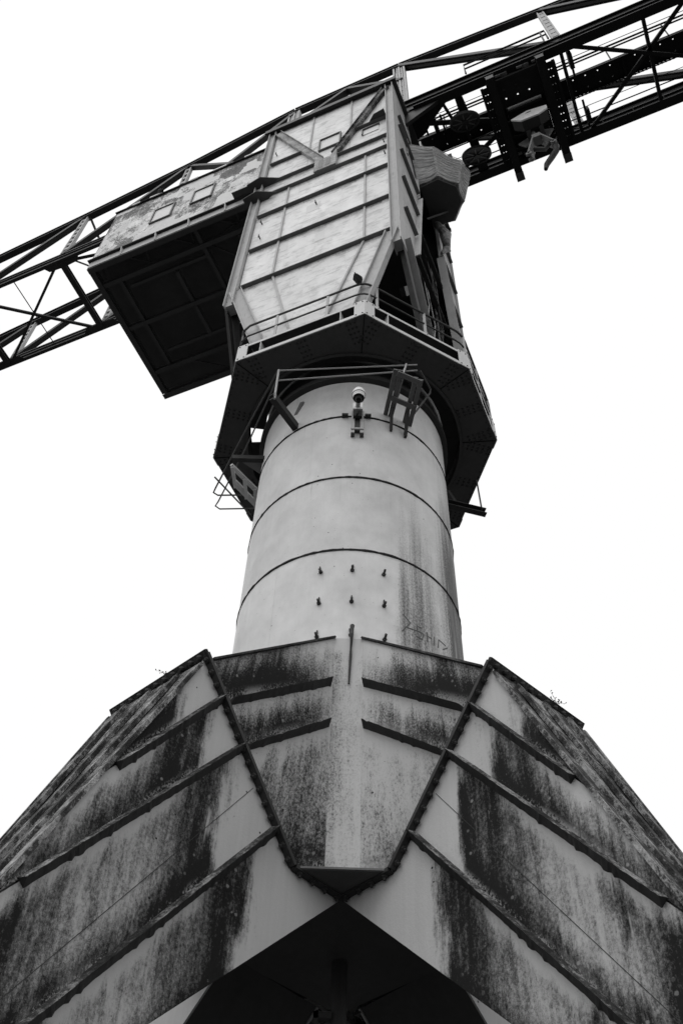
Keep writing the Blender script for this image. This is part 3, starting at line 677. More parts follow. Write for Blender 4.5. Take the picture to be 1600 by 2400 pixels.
# the ledge that widens to the right corner, and the two black shelf plates at the left corner
MB().prism([(1.25, -TV - .02, 33.28), (2.0, -TV - .02, 33.28), (2.0, -TV - .30, 33.28), (1.65, -TV - .26, 33.28), (1.45, -TV - .10, 33.28)], (0, 0, .03)).build('shelf_plate', UNDER, fw)
for z in (31.42, 30.2):
    MB().prism([(-2.45, -2.55, z), (-2.45, -2.95, z), (-1.98, -3.02, z), (-1.45, -2.78, z), (-1.9, -2.62, z)], (0, 0, .035)).build('shelf_plate', UNDER, fw)
bw_ = wall_front(1)
# roof slab and eaves
roof = MB().box(-2.38, 2.38, -2.82, 2.82, ZT + .02, ZT + .16).build('tower_roof', UNDER, CR)
for y in (-2.86, 2.82): MB().box(-2.40, 2.40, y, y + .04, ZT - .12, ZT + .17).build('eaves_angle', STEEL, roof)
MB().box(-2.0, 2.0, -2.6, 2.6, 30.0, 30.04).build('inner_floor', UNDER, roof)
# corner posts: channels standing proud of the walls
for sx in (-1, 1):
    for sy in (-1, 1):
        m = MB(); x0, x1 = sorted((sx * 2.0, sx * 2.25)); y0, y1 = sorted((sy * 2.45, sy * 2.71))
        m.box(x0 + .012, x1 - .012, y0, y1, 23.32, ZT)
        for x in (x0, x1 - .02): m.box(x - .0, x + .02, *sorted((sy * 2.40, sy * 2.80)), 23.25, ZT - .02)
        m.build('corner_post', POST if sy < 0 else GREY, CR)  # back posts greyed, their shade put into the colour
def side_wall(sx):
    X = lambda d: sx * (TU + d)
    root = None
    for sy in (-1, 1):
        pl = [(-2.43, ZT), (-1.22, ZT), (-.95, 35.2), (-.95, 30.3), (-1.78, 24.55), (-2.0, 24.2), (-2.43, 23.45)]
        ps = [(X(-.03), sy * -y if sy > 0 else y, z) for y, z in pl]
        ps = [(X(-.03), (y if sy < 0 else -y), z) for y, z in pl]
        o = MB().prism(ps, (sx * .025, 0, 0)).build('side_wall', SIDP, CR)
        yy = lambda y: y if sy < 0 else -y
        for z, ye in ((34.0, -.97), (33.05, -.97), (30.65, -.99), (28.32, -1.25), (26.0, -1.62)):
            MB().prism([(X(-.01), yy(-2.42), z), (X(-.01), yy(ye), z), (X(.10), yy(ye), z), (X(.10), yy(-2.42), z)], (0, 0, .035)).build('rib', RIB, o)
        a, b = (X(.03), yy(-.95), 30.3), (X(.03), yy(-1.80), 24.3)
        MB().beam(a, b, .03, .24, (1, 0, 0)).build('edge_flange', POST, o)
        MB().beam((X(.03), yy(-.95), 30.4), (X(.03), yy(-.95), 35.2), .03, .10, (1, 0, 0)).build('edge_flange', POST, o)
        a, b = Vector((X(-.02), yy(-2.50), 23.7)), Vector((X(-.02), yy(-1.05), 20.38)); m = MB().beam(a, b, .05, .32, (1, 0, 0))
        dv = Vector((0, b.z - a.z, -(b.y - a.y))).normalized() * .16; m.beam(a + dv, b + dv, .18, .025, (1, 0, 0)); m.beam(a - dv, b - dv, .18, .025, (1, 0, 0)); m.build('diagonal_leg', GREY if sx > 0 else STEEL, o)  # side legs darker than the front ones: shade painted into the colour
    return o
side_wall(1)
sw = side_wall(-1)
MB().box(-2.235, -2.215, -1.2, 1.2, 24.5, ZT).build('closing_plate', UNDER, sw)
# things seen inside the open side
ins_ = MB().ibeam((2.12, -1.0, 28.7), (2.12, 1.2, 28.7), .12, .16, .02).build('cross_beam', STEEL, CR)
MB().ibeam((2.1, -1.0, 26.2), (2.1, 1.2, 26.2), .12, .16, .02).build('cross_beam', STEEL, CR)
MB().beam((1.6, .55, 20.4), (1.6, .55, 36.5), .2, .3).build('inner_column', STEEL, CR)
MB().beam((1.4, 1.5, 20.4), (1.9, 2.4, 33.0), .15, .25).build('inner_brace', STEEL, CR)
MB().beam((1.9, -1.8, 22.6), (1.7, .5, 27.8), .12, .22).build('inner_brace', STEEL, CR)
for i, (y, dx) in enumerate(((-.55, 0), (-.3, .1), (.05, -.1), (.3, .05), (.5, .2))):
    MB().tube([(1.75 + dx, y - .5, 30.4), (1.9 + dx, y - .2, 27.5), (1.95 + dx, y + .15, 25.0), (1.7 + dx, y + .25, 22.6), (1.5, y + .3, 20.5)], .018, 6).build('hanging_cable', PIPEL if i % 2 else STEEL, CR, True)
lad = MB()
for y in (.75, 1.1): lad.beam((2.0, y, 20.5), (2.0, y, 30.0), .03, .05)
for k in range(30): lad.beam((2.0, .75, 20.7 + k * .31), (2.0, 1.1, 20.7 + k * .31), .02, .02)
lad.build('inner_ladder', GREY, CR)

# ---- operator's cab under a wrapped net
lowp = [(2.30, -.88), (2.94, -.92), (3.43, -.47), (3.42, .13), (2.97, .61), (2.27, .64)]
upp = [(2.27, -1.5), (2.97, -1.10), (3.68, -.36), (3.82, .10), (3.50, .64), (2.27, .9)]
def netv(f, i, a): return
m = MB(); nz = 12; nsub = 5; levels = []
def ring_at(t):
    out = []
    base = []
    for i in range(6):
        l, u = Vector(lowp[i]), Vector(upp[i]); tt = min(t / .85, 1); p = l.lerp(u, tt ** .9)
        if t > .85: p = p.lerp(Vector((2.9, -.2)), (t - .85) / .15 * .45)
        base.append(p)
    for i in range(6):
        for k in range(nsub):
            p = base[i].lerp(base[(i + 1) % 6], k / nsub); sag = math.sin(math.pi * k / nsub) * .05
            c = Vector((2.8, -.15)); p = p + (c - p).normalized() * (sag - random.uniform(0, .008)); out.append((p.x, p.y))
    return out
RINGS = []
for j in range(nz + 1):
    t = j / nz
    zz = 31.78 + 2.55 * t
    RINGS.append(ring_at(t))
    for (x, y) in RINGS[-1]: m.v.append((x, y, zz + (.55 * (1 - min(1, abs(x - 2.9))) * t if t > .85 else 0)))
nr = 6 * nsub
for j in range(nz):
    for k in range(nr): m.f.append((j * nr + k, j * nr + (k + 1) % nr, (j + 1) * nr + (k + 1) % nr, (j + 1) * nr + k))
m.f.append(tuple(range(nr))[::-1]); m.f.append(tuple(nz * nr + k for k in range(nr)))
cab = m.build('operator_cab', NET, CR)
cab['label'] = 'bulging operator cab shrouded in wound netting'
def hull(ang, t):
    rg = RINGS[min(nz, max(0, int(t * nz)))]; best = None
    c = Vector((2.8, -.15)); dv = Vector((math.cos(ang), math.sin(ang)))
    for k in range(nr):
        p, q = Vector(rg[k]) - c, Vector(rg[(k + 1) % nr]) - c; e = q - p; det = dv.x * e.y - dv.y * e.x
        if abs(det) < 1e-9: continue
        r_ = (p.x * e.y - p.y * e.x) / det; u_ = (p.x * dv.y - p.y * dv.x) / det
        if r_ > 0 and -1e-6 <= u_ <= 1 + 1e-6: best = r_
    return c + dv * ((best or .5) + .012)
ns = MB(); rn = random.Random(11)
for j in range(40):
    tilt = rn.uniform(-.10, .10) if j < 26 else rn.choice((-1, 1)) * rn.uniform(.35, .7); t0_ = (j + .5) / 26 * .86 if j < 26 else rn.uniform(.1, .75); ph = rn.uniform(0, 6.28); pts = []
    for k in range(33):
        a_ = -2.2 + 4.0 * k / 32; tt = t0_ + tilt * math.sin(a_ * (1 if j < 26 else .6) + ph) * (.5 if j < 26 else .6) + rn.uniform(-.004, .004)
        if not 0 < tt < .9: continue
        p = hull(a_, tt); pts.append((p.x, p.y, 31.78 + 2.55 * tt))
    if len(pts) > 4: ns.tube(pts, .011, 4)
nso = ns.build('net_strands', STRAND, cab); nso['kind'] = 'stuff'
MB().prism([(x, y, 31.70) for x, y in [(2.32, -.80), (2.90, -.84), (3.34, -.42), (3.34, .08), (2.93, .54), (2.3, .56)]], (0, 0, .06)).build('cab_floor', UNDER, cab)
MB().prism([(2.25, -.1, 31.0), (2.9, .2, 31.72), (2.25, .2, 31.72)], (0, .05, 0)).build('cab_bracket', UNDER, cab)
MB().prism([(2.25, -1.72, 32.4), (2.25, -1.62, 32.4), (2.27, -1.52, 34.5), (2.27, -1.65, 34.5)], (.03, 0, 0)).build('net_lacing', NET, cab)
MB().tube([(2.4, .45, 31.75), (2.6, .75, 31.3), (2.5, .95, 30.75), (2.35, .85, 30.3)], [.10, .16, .12, .05], 10).build('net_tail', NET, cab, True)

# ---- machinery house on the counter-jib
HV, HU0, HU1, HZ0, HZ1 = 2.55, -8.25, -2.30, 31.70, 35.95
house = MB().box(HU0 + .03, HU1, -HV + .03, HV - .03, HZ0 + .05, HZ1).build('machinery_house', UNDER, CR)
MB().box(HU0, HU1, -HV, -HV + .025, HZ0, HZ1).build('house_wall', HOUP, house)
MB().box(HU0, HU1, HV - .025, HV, HZ0, HZ1).build('house_wall', HOUP, house)
MB().box(HU0 - .01, HU0 + .02, -HV, HV, HZ0, HZ1).build('house_wall', HOUP, house)
rf = MB().box(HU0 - .06, HU1, -HV - .07, HV + .07, HZ1 + .01, HZ1 + .05).build('house_roof', LICHD, house)
for k, x in enumerate((-7.6, -6.9, -5.3, -4.4, -3.2)):
    MB().box(x, x + .3 + .2 * (k % 2), -HV - .085, -HV - .06, HZ1 - .02, HZ1 + .08).build('roof_flashing', EDGE, house)
for (x0, x1, z0, z1) in ((-6.34, -5.64, 33.12, 34.24), (-4.87, -4.17, 33.38, 34.46)):
    f = MB(); y0, y1 = -HV - .06, -HV + .005
    f.box(x0 - .05, x1 + .05, y0, y1, z1, z1 + .05); f.box(x0 - .05, x1 + .05, y0, y1, z0 - .05, z0); f.box(x0 - .05, x0, y0, y1, z0, z1); f.box(x1, x1 + .05, y0, y1, z0, z1)
    fo = f.build('window_frame', GREY, house); MB().box(x0, x1, -HV - .02, -HV + .004, z0, z1).build('window_pane', PATCH, house)
# skirt under the wall: ledge angle, pale strip, brackets
MB().box(HU0 - .05, HU1, -HV - .10, -HV + .02, HZ0 - .06, HZ0 - .01).build('ledge_angle', STEEL, house)
MB().box(HU0, HU1, -HV - .005, -HV + .02, 31.22, HZ0 - .065).build('skirt_plate', POST, house)
for x in (-7.05, -5.82, -4.65, -3.38):
    MB().prism([(x, -HV - .004, HZ0 - .07), (x, -HV - .11, HZ0 - .07), (x, -HV - .03, 31.24), (x, -HV - .004, 31.24)], (.03, 0, 0)).build('skirt_bracket', EDGE, house)
MB().box(HU1 - .75, HU1 - .1, -HV - .30, -HV - .02, 31.66, 31.69).build('skirt_grating', UNDER, house)
# floor frame seen from below
for y in (-HV + .09, HV - .09): MB().ibeam((HU0, y, 31.27), (HU1, y, 31.27), .18, .30, .03).build('floor_girder', UNDER, house)
for x in (HU0 + .09,): MB().ibeam((x, -HV + .19, 31.28), (x, HV - .19, 31.28), .18, .26, .03).build('floor_girder', UNDER, house)
for y in (-1.82, -.2, 1.55): MB().ibeam((HU0 + .19, y, 31.30), (HU1, y, 31.30), .14, .24, .025).build('floor_beam', UNDER, house)
for y, xa, xb in ((-1.46, -7.3, -4.5), (1.0, -7.3, -2.4)): MB().ibeam((xa, y, 31.36), (xb, y, 31.36), .10, .16, .02).build('floor_beam', UNDER, house)
for x, ya, yb in ((-7.5, -1.74, 1.47), (-5.68, -1.36, .93), (-4.5, -2.35, .0), (-3.3, -1.7, 1.4)): MB().ibeam((x, ya, 31.33), (x, yb, 31.33), .12, .20, .025).build('floor_beam', UNDER, house)
for k in range(7):
    x = -7.9 + k * .8; MB().beam((x, -2.4, 31.5), (x + (.7 if k % 2 else -.1), -1.9, 31.5), .05, .06).build('floor_strut', UNDER, house)
for x in (-4.2, -3.4): MB().beam((-4.45, -1.75, 31.5), (x + 1.2, -.3 if x < -4 else -2.2, 31.5), .05, .06).build('floor_strut', UNDER, house)
MB().beam((-6.9, 1.65, 31.5), (-5.9, 2.35, 31.5), .06, .06).build('floor_strut', UNDER, house)

# ---- jib: two lattice trusses
NT = [(-25.0, 39.6), (-20.4, 40.3), (-16.0, 41.0), (-11.66, 41.65), (-6.95, 42.55), (-2.3, 43.9), (2.2, 43.9), (7.8, 43.0), (13.4, 42.0), (19.0, 41.0), (24.6, 39.9)]
ZB = 37.1
for sv in (-1, 1):
    v = sv * 1.515; out_ = Vector((0, sv, 0))
    tr = MB()
    # bottom chord: slim on the counter-jib, deep girder on the jib
    bc = MB(); bc.box(-25, -2.3, v - .065, v + .065, ZB, ZB + .52); bc.box(-25, -2.3, v - .11, v + .11, ZB + .18, ZB + .20); bc.box(-25, -2.3, v - .10, v + .10, ZB + .46, ZB + .53)
    root = bc.build('jib_truss', STEEL, CR)
    bj = MB(); bj.box(-2.3, 2.3, v - .08, v + .08, ZB + .05, ZB + .7); bj.build('bottom_chord', STEELD, root)
    bj = MB(); bj.box(2.3, 24.6, v - .11, v + .11, ZB + .004, ZB + .95); bj.box(2.3, 24.6, v - .17, v + .17, ZB + .42, ZB + .45); bj.box(2.3, 24.6, v - .20, v + .20, ZB + .92, ZB + .97); bj.box(2.6, 24.6, v - .19, v + .13, ZB - .02, ZB + .02); bj.build('bottom_chord', STEELD, root)
    for (a, b) in zip(NT, NT[1:]):
        mm = MB().ibeam((a[0], v, a[1]), (b[0], v, b[1]), .26, .36, .05); mm.beam((a[0], v, a[1]), (b[0], v, b[1]), .10, .3); mm.build('top_chord', STEEL, root)
    for i, (x, zt) in enumerate(NT[1:-1]):
        zb = ZB + (.52 if x < 0 else .96)
        mm = MB()
        for dx in (-.13, .13): mm.beam((x + dx, v, zb), (x + dx * .75, v, zt - .15), .05, .14, (0, 1, 0))
        n = 9
        for k in range(n):
            t = (k + .5) / n; z = zb + (zt - .2 - zb) * t; mm.box(x - .12 * (1 - .25 * t), x + .12 * (1 - .25 * t), v - .055, v + .045, z - .10, z + .06)
        if x > 0:
            mm.box(x - .10, x + .10, v - .04, v + .04, zb, zt - .16)
        mm.build('post', POST, root)
        gpl = MB(); gpl.prism([(x - .45, v - .015, ZB + .1), (x + .45, v - .015, ZB + .1), (x + .2, v - .015, zb + .35), (x - .2, v - .015, zb + .35)], (0, .03, 0)); gpl.build('gusset_plate', STEEL if x < 2 else STEELD, root)
    D = [(1, 2), (2, 3), (3, 4)]
    for a, b in D: MB().ibeam((NT[a][0], v, ZB + .5), (NT[b][0], v, NT[b][1] - .1), .20, .22, .03, (0, 1, 0)).beam((NT[a][0], v, ZB + .5), (NT[b][0], v, NT[b][1] - .1), .16, .16, (0, 1, 0)).build('diagonal', STEEL, root)
    MB().beam((NT[4][0], v, NT[4][1] - .1), (NT[5][0], v, ZB + .5), .16, .2, (0, 1, 0)).build('diagonal', STEEL, root)
    MB().beam((NT[4][0], v, ZB + .5), (NT[5][0], v, NT[5][1] - .3), .2, .22, (0, 1, 0)).build('diagonal', STEEL, root)
    for sx in (-1, 1): MB().beam((sx * 2.25, v, 41.6), (0, v, 43.7), .2, .26, (0, 1, 0)).build('diagonal', STEEL, root)
    for a, b in ((6, 7), (7, 8), (8, 9)):
        mm = MB().ibeam((NT[a][0], v, NT[a][1] - .1), (NT[b][0], v, ZB + .7), .22, .26, .03, (0, 1, 0)); mm.beam((NT[a][0], v, NT[a][1] - .1), (NT[b][0], v, ZB + .7), .2, .1, (0, 1, 0)); mm.build('diagonal', STEEL, root)
    # short pale saddle posts where the jib meets the tower, and the haunch
    for x in (-2.3, 2.2):
        for dx in (-.22, 0, .2): MB().box(x + dx - .035, x + dx + .035, v - .1, v + .1, ZT + .18, 43.6).build('saddle_post', POST, root)
    MB().prism([(2.26, v - .06, 35.9), (2.9, v - .06, 36.5), (3.6, v - .06, ZB + .05), (3.6, v - .06, ZB + .9), (2.26, v - .06, ZB + 1.6)], (0, .12, 0)).build('haunch_plate', STEELD, root)
    s_ = -sv
    MB().prism([(2.3, v + s_ * .1, ZB + .03), (3.75, v + s_ * .1, ZB + .03), (3.05, v + s_ * .55, ZB + .03), (2.7, v + s_ * .85, ZB + .03), (2.3, v + s_ * .95, ZB + .03)], (0, 0, .03)).build('knee_plate', STEELD, root)
    # stiffener brackets on the jib girder
    for k in range(20):
        x = 3.2 + k * 1.05; MB().prism([(x, v + s_ * .112, ZB + .03), (x, v + s_ * .19, ZB + .42), (x, v + s_ * .112, ZB + .42)], (.02, 0, 0)).build('girder_bracket', STEELD, root)
# lateral bracing under the jib
lat = MB().ibeam((-11.63, -1.45, ZB + .05), (-11.63, 1.45, ZB + .05), .22, .2, .04).build('lateral_bracing', STEEL, CR)
for x in (-16.0, -20.4): MB().ibeam((x, -1.45, ZB + .05), (x, 1.45, ZB + .05), .22, .2, .04).build('cross_member', STEEL, lat)
def gus(x, y, sx, sy): MB().prism([(x, y, ZB - .012), (x + sx * .75, y, ZB - .012), (x + sx * .62, y - sy * .17, ZB - .012), (x + sx * .1, y - sy * .2, ZB - .012), (x, y - sy * .1, ZB - .012)], (0, 0, .012)).build('gusset_plate', STEEL, lat)
for x0, x1 in ((-11.63, -16.0), (-16.0, -20.4)):
    MB().beam((x0 - .3, -1.4, ZB + .05), (x1 + .2, 1.4, ZB + .05), .10, .08).build('brace', STEEL, lat); MB().beam((x0 - .3, 1.4, ZB + .13), (x1 + .2, -1.4, ZB + .13), .11, .08).build('brace', STEEL, lat)
    xm = (x0 + x1) / 2 - .05; MB().tube([(xm, -1.45, ZB + .2), (xm, 1.45, ZB + .2)], .022, 6).build('tie_rod', STEEL, lat)
    MB().prism([(xm + .42, -.30, ZB + .0), (xm + .12, -.16, ZB), (xm - .42, .28, ZB + .0), (xm - .14, .16, ZB)], (0, 0, .02)).build('gusset_plate', STEEL, lat)
for x in (-11.63, -16.0):
    for sx in (-1, 1):
        for sy in (-1, 1): gus(x, sy * 1.46, sx, sy)
MB().beam((-11.3, -1.4, ZB + .05), (-8.6, -.9, ZB + .05), .10, .08).build('brace', STEEL, lat)
MB().beam((-11.5, -1.5, NT[3][1] - .1), (-10.4, 1.5, ZB + .3), .07, .07).build('sway_brace', STEEL, lat); MB().beam((-11.5, 1.5, NT[3][1] - .1), (-11.5, -1.5, ZB + .3), .05, .05).build('sway_brace', STEEL, lat)
# jib side: cross members, X braces, sheaves, walkway, ropes
for x in (4.05, 7.7, 10.42, 13.4): MB().beam((x, -1.45, ZB + .12), (x, 1.45, ZB + .12), .11, .14).build('cross_member', STEELD, lat)
MB().beam((8.1, -1.45, ZB + .05), (13.2, 1.15, ZB + .05), .12, .1).build('brace', STEELD, lat); MB().beam((8.0, 1.40, ZB + .10), (11.8, -1.45, ZB + .10), .12, .1).build('brace', STEELD, lat)
MB().beam((2.9, -.95, ZB + .05), (5.0, -.2, ZB + .05), .16, .1).build('brace', STEELD, lat); MB().beam((3.1, 1.2, ZB + .05), (5.0, .3, ZB + .05), .14, .1).build('brace', STEELD, lat)
MB().beam((3.55, -1.42, ZB + .16), (3.75, -.55, ZB + .16), .10, .12).build('hanger_arm', STEELD, lat); MB().beam((4.15, -1.42, ZB + .16), (4.25, -.35, ZB + .16), .20, .12).build('hanger_arm', STEELD, lat)
MB().beam((4.15, .2, ZB + .16), (4.2, 1.42, ZB + .16), .3, .12).build('hanger_arm', STEELD, lat)
def sheave(x, y, z, tx, ty, r=.52):
    m = MB(); n = 28
    for (ra, rb, h) in ((r, r - .09, .05),):
        for k in range(n):
            a0, a1 = 2 * math.pi * k / n, 2 * math.pi * (k + 1) / n
            q = [(rr * math.cos(a), rr * math.sin(a), zz) for a in (a0, a1) for rr in (ra, rb) for zz in (-h, h)]
            m.poly(q, [(0, 2, 6, 4), (1, 5, 7, 3), (0, 4, 5, 1), (2, 3, 7, 6)])
    m.lathe([(.12, -.08), (.12, .08)], 14)
    m.lathe([(r - .08, -.006), (r - .08, .006)], 24)
    o = m.build('sheave', STEEL, CR)
    for k in range(8): MB().beam((.1 * math.cos(k * .785), .1 * math.sin(k * .785), 0), ((r - .06) * math.cos(k * .785 + .1), (r - .06) * math.sin(k * .785 + .1), 0), .04, .07).build('spoke', GREY, o)
    o.location = (x, y, z); o.rotation_euler = (tx, ty, 0); return o
sheave(4.08, -.62, 36.85, math.radians(38), math.radians(6)); sheave(4.1, .62, 36.85, math.radians(38), math.radians(6))
# perforated walkway between the trusses
m = MB(); x0, x1 = 2.4, 24.0; zz = ZB + .8
for (a, b) in ((-.34, -.21), (-.17, .17), (.21, .34)): m.box(x0, x1, a, b, zz, zz + .03)
for (a, b) in ((-.21, -.17), (.17, .21)):
    x = x0
    while x < x1: m.box(x, min(x + .385, x1), a, b, zz, zz + .03); x += .425
m.box(x0, x1, -.35, -.33, zz - .12, zz + .1); m.box(x0, x1, .33, .35, zz - .12, zz + .1)
wk = m.build('walkway', WGREY, CR)
for k in range(6): MB().beam((3.2 + k * 3.2, -.3, zz - .08), (3.2 + k * 3.2, .3, zz - .08), .08, .1).build('walkway_joist', WGREY, wk)
for y, z in ((-.55, zz + .55), (-.5, zz + 1.1)): MB().tube([(2.6, y, z), (24, y, z)], .03, 6).build('hand_rail', STEELD, wk)
for k in range(9): MB().tube([(3.4 + k * 1.95, -.36, zz), (3.4 + k * 1.95, -.5, zz + 1.1)], .025, 6).build('rail_post', GREY, wk)
for y, z in ((-1.0, ZB + .5), (.75, ZB + .6), (.95, ZB + .35)): MB().tube([(2.4, y, z), (24, y - .02, z)], .012 if y < .9 else .022, 6).build('hoist_rope', SEAM, CR)
for (x, y0, y1) in ((2.75, -1.4, -.5), (2.95, .35, 1.4), (7.95, -1.4, -.45), (8.0, .4, 1.4), (3.35, -1.0, -.4)): MB().beam((x, y0, ZB + .3), (x, y1, ZB + .3), .07, .10).build('pipe_hanger', STEELD, lat)
for (x, y) in ((7.95, -1.0), (8.05, .95), (3.1, -.75), (3.2, .7)): MB().box(x - .07, x + .07, y - .25, y + .25, ZB + .1, ZB + .5).build('junction_box', STEELD, lat)
for y, z, r_ in ((.45, ZB + .9, .02), (.6, ZB + 1.4, .02), (-.8, ZB + .75, .015), (1.1, ZB + .2, .015)): MB().tube([(2.4, y, z), (24, y, z)], r_, 6).build('cable', SEAM, lat)
tk = MB()
for k in range(130): tk.box(7.0 + k * .13, 7.0 + k * .13 + .05, .34, .39, ZB + .62, ZB + .80)
tk.build('cable_hangers', STEELD, lat)['kind'] = 'stuff'
# small guard rail over the near girder above the trolley
gr_ = MB().tube([(4.6, -1.75, ZB + 1.0), (4.6, -1.8, ZB + 1.95), (7.5, -1.8, ZB + 1.95), (7.5, -1.75, ZB + 1.0)], .035, 6).build('girder_rail', STEELD, CR)
MB().tube([(4.6, -1.78, ZB + 1.5), (7.5, -1.78, ZB + 1.5)], .03, 6).build('mid_rail', STEELD, gr_)
MB().tube([(7.35, -1.75, ZB + 1.0), (7.35, -1.8, ZB + 1.95)], .03, 6).build('rail_post', GREY, gr_)

# ================================================================== things on the crane (children of nothing; crane frame baked into the transform)
def crane_thing(name, label, cat, u, v, z, group=None):
    c, s_ = math.cos(-PHI), math.sin(-PHI)
    return thing(name, label, cat, (u * c - v * s_, u * s_ + v * c, z), -PHI, group)
# trolley (local origin 6.1, 0, 37.1)
tro = crane_thing('hoist_trolley', 'black hoist trolley slung under the jib girders', 'trolley', 6.1, 0, ZB)
frm = MB()
for x in (-.82, .88):
    b = MB(); b.box(x - .13, x + .13, -1.72, 1.84, -.62, -.30); b.box(x - .16, x + .16, -1.72, 1.5, -.31, -.27)
    b.box(x - .13, x + .13, 1.55, 1.84, -.95, -.62) if 0 else None
    cb = b.build('cross_beam', STEELD, tro)
    MB().box(x - .14, x + .14, 1.62, 1.92, -.66, -.62).build('end_plate', UNDER, cb)
for y in (-1.40, 1.40):
    MB().box(-1.0, 1.05, y - .07, y + .07, -.30, -.05).build('side_frame', STEELD, tro)
    for x in (-.82, -.35, .4, .88):
        wl = MB().tube([(x, y - .18, -.0), (x, y - .06, -.0)], .13, 12).build('wheel', GREY, tro)
plate = MB()
holes = [(-.5, -1.1), (-.1, -1.25), (.3, -1.0), (-.3, -.8), (.1, -.75), (.45, -.7)]
xs = [-.7, -.52, -.47, -.12, -.07, .28, .33, .75]; ys = [-1.38, -1.12, -1.07, -.82, -.77, -.5]
for i in range(len(xs) - 1):
    for j in range(len(ys) - 1):
        if i % 2 == 1 and j % 2 == 1: continue
        plate.box(xs[i], xs[i + 1], ys[j], ys[j + 1], -.28, -.25)
plate.build('deck_plate', STEELD, tro)
for x0 in (-1.18, 1.0):
    m = MB(); xs2 = [x0, x0 + .05, x0 + .085, x0 + .14, x0 + .175, x0 + .23]; y = -1.38; yy_ = []
    while y < 1.3: yy_ += [y, y + .22]; y += .255
    for i in range(5):
        for k in range(len(yy_) - 1):
            if i % 2 == 1 and k % 2 == 1: continue
            m.box(xs2[i], xs2[i + 1], yy_[k], yy_[k + 1], -.27, -.245)
    m.build('perforated_strip', STEELD, tro)
MB().box(-.55, .6, -.47, -.40, -.55, -.1).build('drum_plate', STEELD, tro); MB().tube([(-.6, -.15, .05), (.65, -.15, .05)], .3, 18).build('rope_drum', STEELD, tro, True)
MB().box(-.72, .74, -.42, 1.36, .12, .16).build('upper_deck', STEELD, tro)
MB().box(-1.22, -1.12, -1.35, 1.35, -.30, -.05).build('end_frame', STEELD, tro); MB().box(1.22, 1.32, -1.35, 1.35, -.30, -.05).build('end_frame', STEELD, tro)
for (x, y) in ((-.35, .2), (.3, .25), (-.1, .75), (.45, .85)): MB().tube([(x, y - .2, .0), (x, y + .2, .0)], .16, 12).build('motor', STEELD, tro, True)
for y in (-.02, .5, .95): MB().box(-.66, .72, y, y + .08, -.25, -.1).build('deck_beam', STEELD, tro)
for (x, y) in ((-.55, -1.55), (.2, -1.55), (.72, -1.55), (-.62, 1.2), (.78, 1.2)): MB().box(x - .1, x + .1, y - .03, y + .03, -.12, .06).build('rail_clamp', HOOKM, tro)
# hook block hanging from the trolley
hk = crane_thing('hook_block', 'pale hexagonal hook block with shackle hanging below the trolley', 'hook block', 6.12, 0, 35.4)
hexa = [(-.60, .52), (-.02, .80), (.62, .60), (.60, .28), (.28, .05), (-.30, .05)]
hexb = [(-.60, .30), (-.15, .62), (.35, .72), (.62, .50), (.40, -.02), (-.40, -.20)]
c1 = MB().prism([(x, -.36, z) for x, z in hexa], (0, .05, 0)).build('cheek_plate', WHITE, hk); lab(c1, 'bright near cheek plate')  # light put into the colour: white lit cheek, dark housing behind it
MB().prism([(-.12, -.364, .52), (.0, -.364, .62), (.10, -.364, .62), (.10, -.364, .56)], (0, .003, 0)).build('maker_slot', UNDER, c1)
MB().prism([(x * .97, -.31, .05 + (z - .05) * .96) for x, z in hexa], (0, .34, 0)).build('sheave_housing', STEEL, hk)
MB().prism([(x, .42, z) for x, z in hexb], (0, .05, 0)).build('cheek_plate', GREY, hk)
for x in (-.18, .25): MB().box(x - .07, x + .07, .03, .46, .0, .1).build('tie_bar', UNDER, hk)
for x in (-.25, .3): MB().tube([(x, -.1, .5), (x, -.1, 1.5)], .02, 6).build('hoist_rope', SEAM, hk)
sh = MB(); sh.box(-.15, .12, .05, .35, -.75, -.45); sho = sh.build('yoke', HOOKM, hk)
MB().tube([(-.05, .2, -.45), (-.05, .2, .1)], .08, 12).build('shank', GREY, hk)
for (a, b) in (((-.12, .12, -.62), (-.42, .22, -1.55)), ((-.12, .34, -.62), (-.38, .4, -1.6)), ((.10, .12, -.6), (.42, .25, -1.25)), ((.10, .34, -.6), (.45, .42, -1.3))):
    m = MB().beam(a, b, .05, .17, (0, 1, 0)); m.tube([(b[0], b[1] - .04, b[2]), (b[0], b[1] + .04, b[2])], .10, 14); m.build('link_plate', HOOKM, hk)
MB().tube([(.44, .35, -1.3), (.40, .4, -1.7), (.2, .42, -2.05), (-.02, .45, -2.4), (-.1, .45, -2.75)], [.09, .1, .1, .09, .06], 10).build('hook', STEEL, hk, True)
MB().tube([(-.2, .3, -1.1), (.1, .34, -1.35), (.3, .3, -1.1)], .08, 10).build('pin', UNDER, hk, True)

# ================================================================== things fixed to the column
def pipe(name, pts, r, mat, parent): return MB().tube(pts, r, 8).build(name, mat, parent, True)
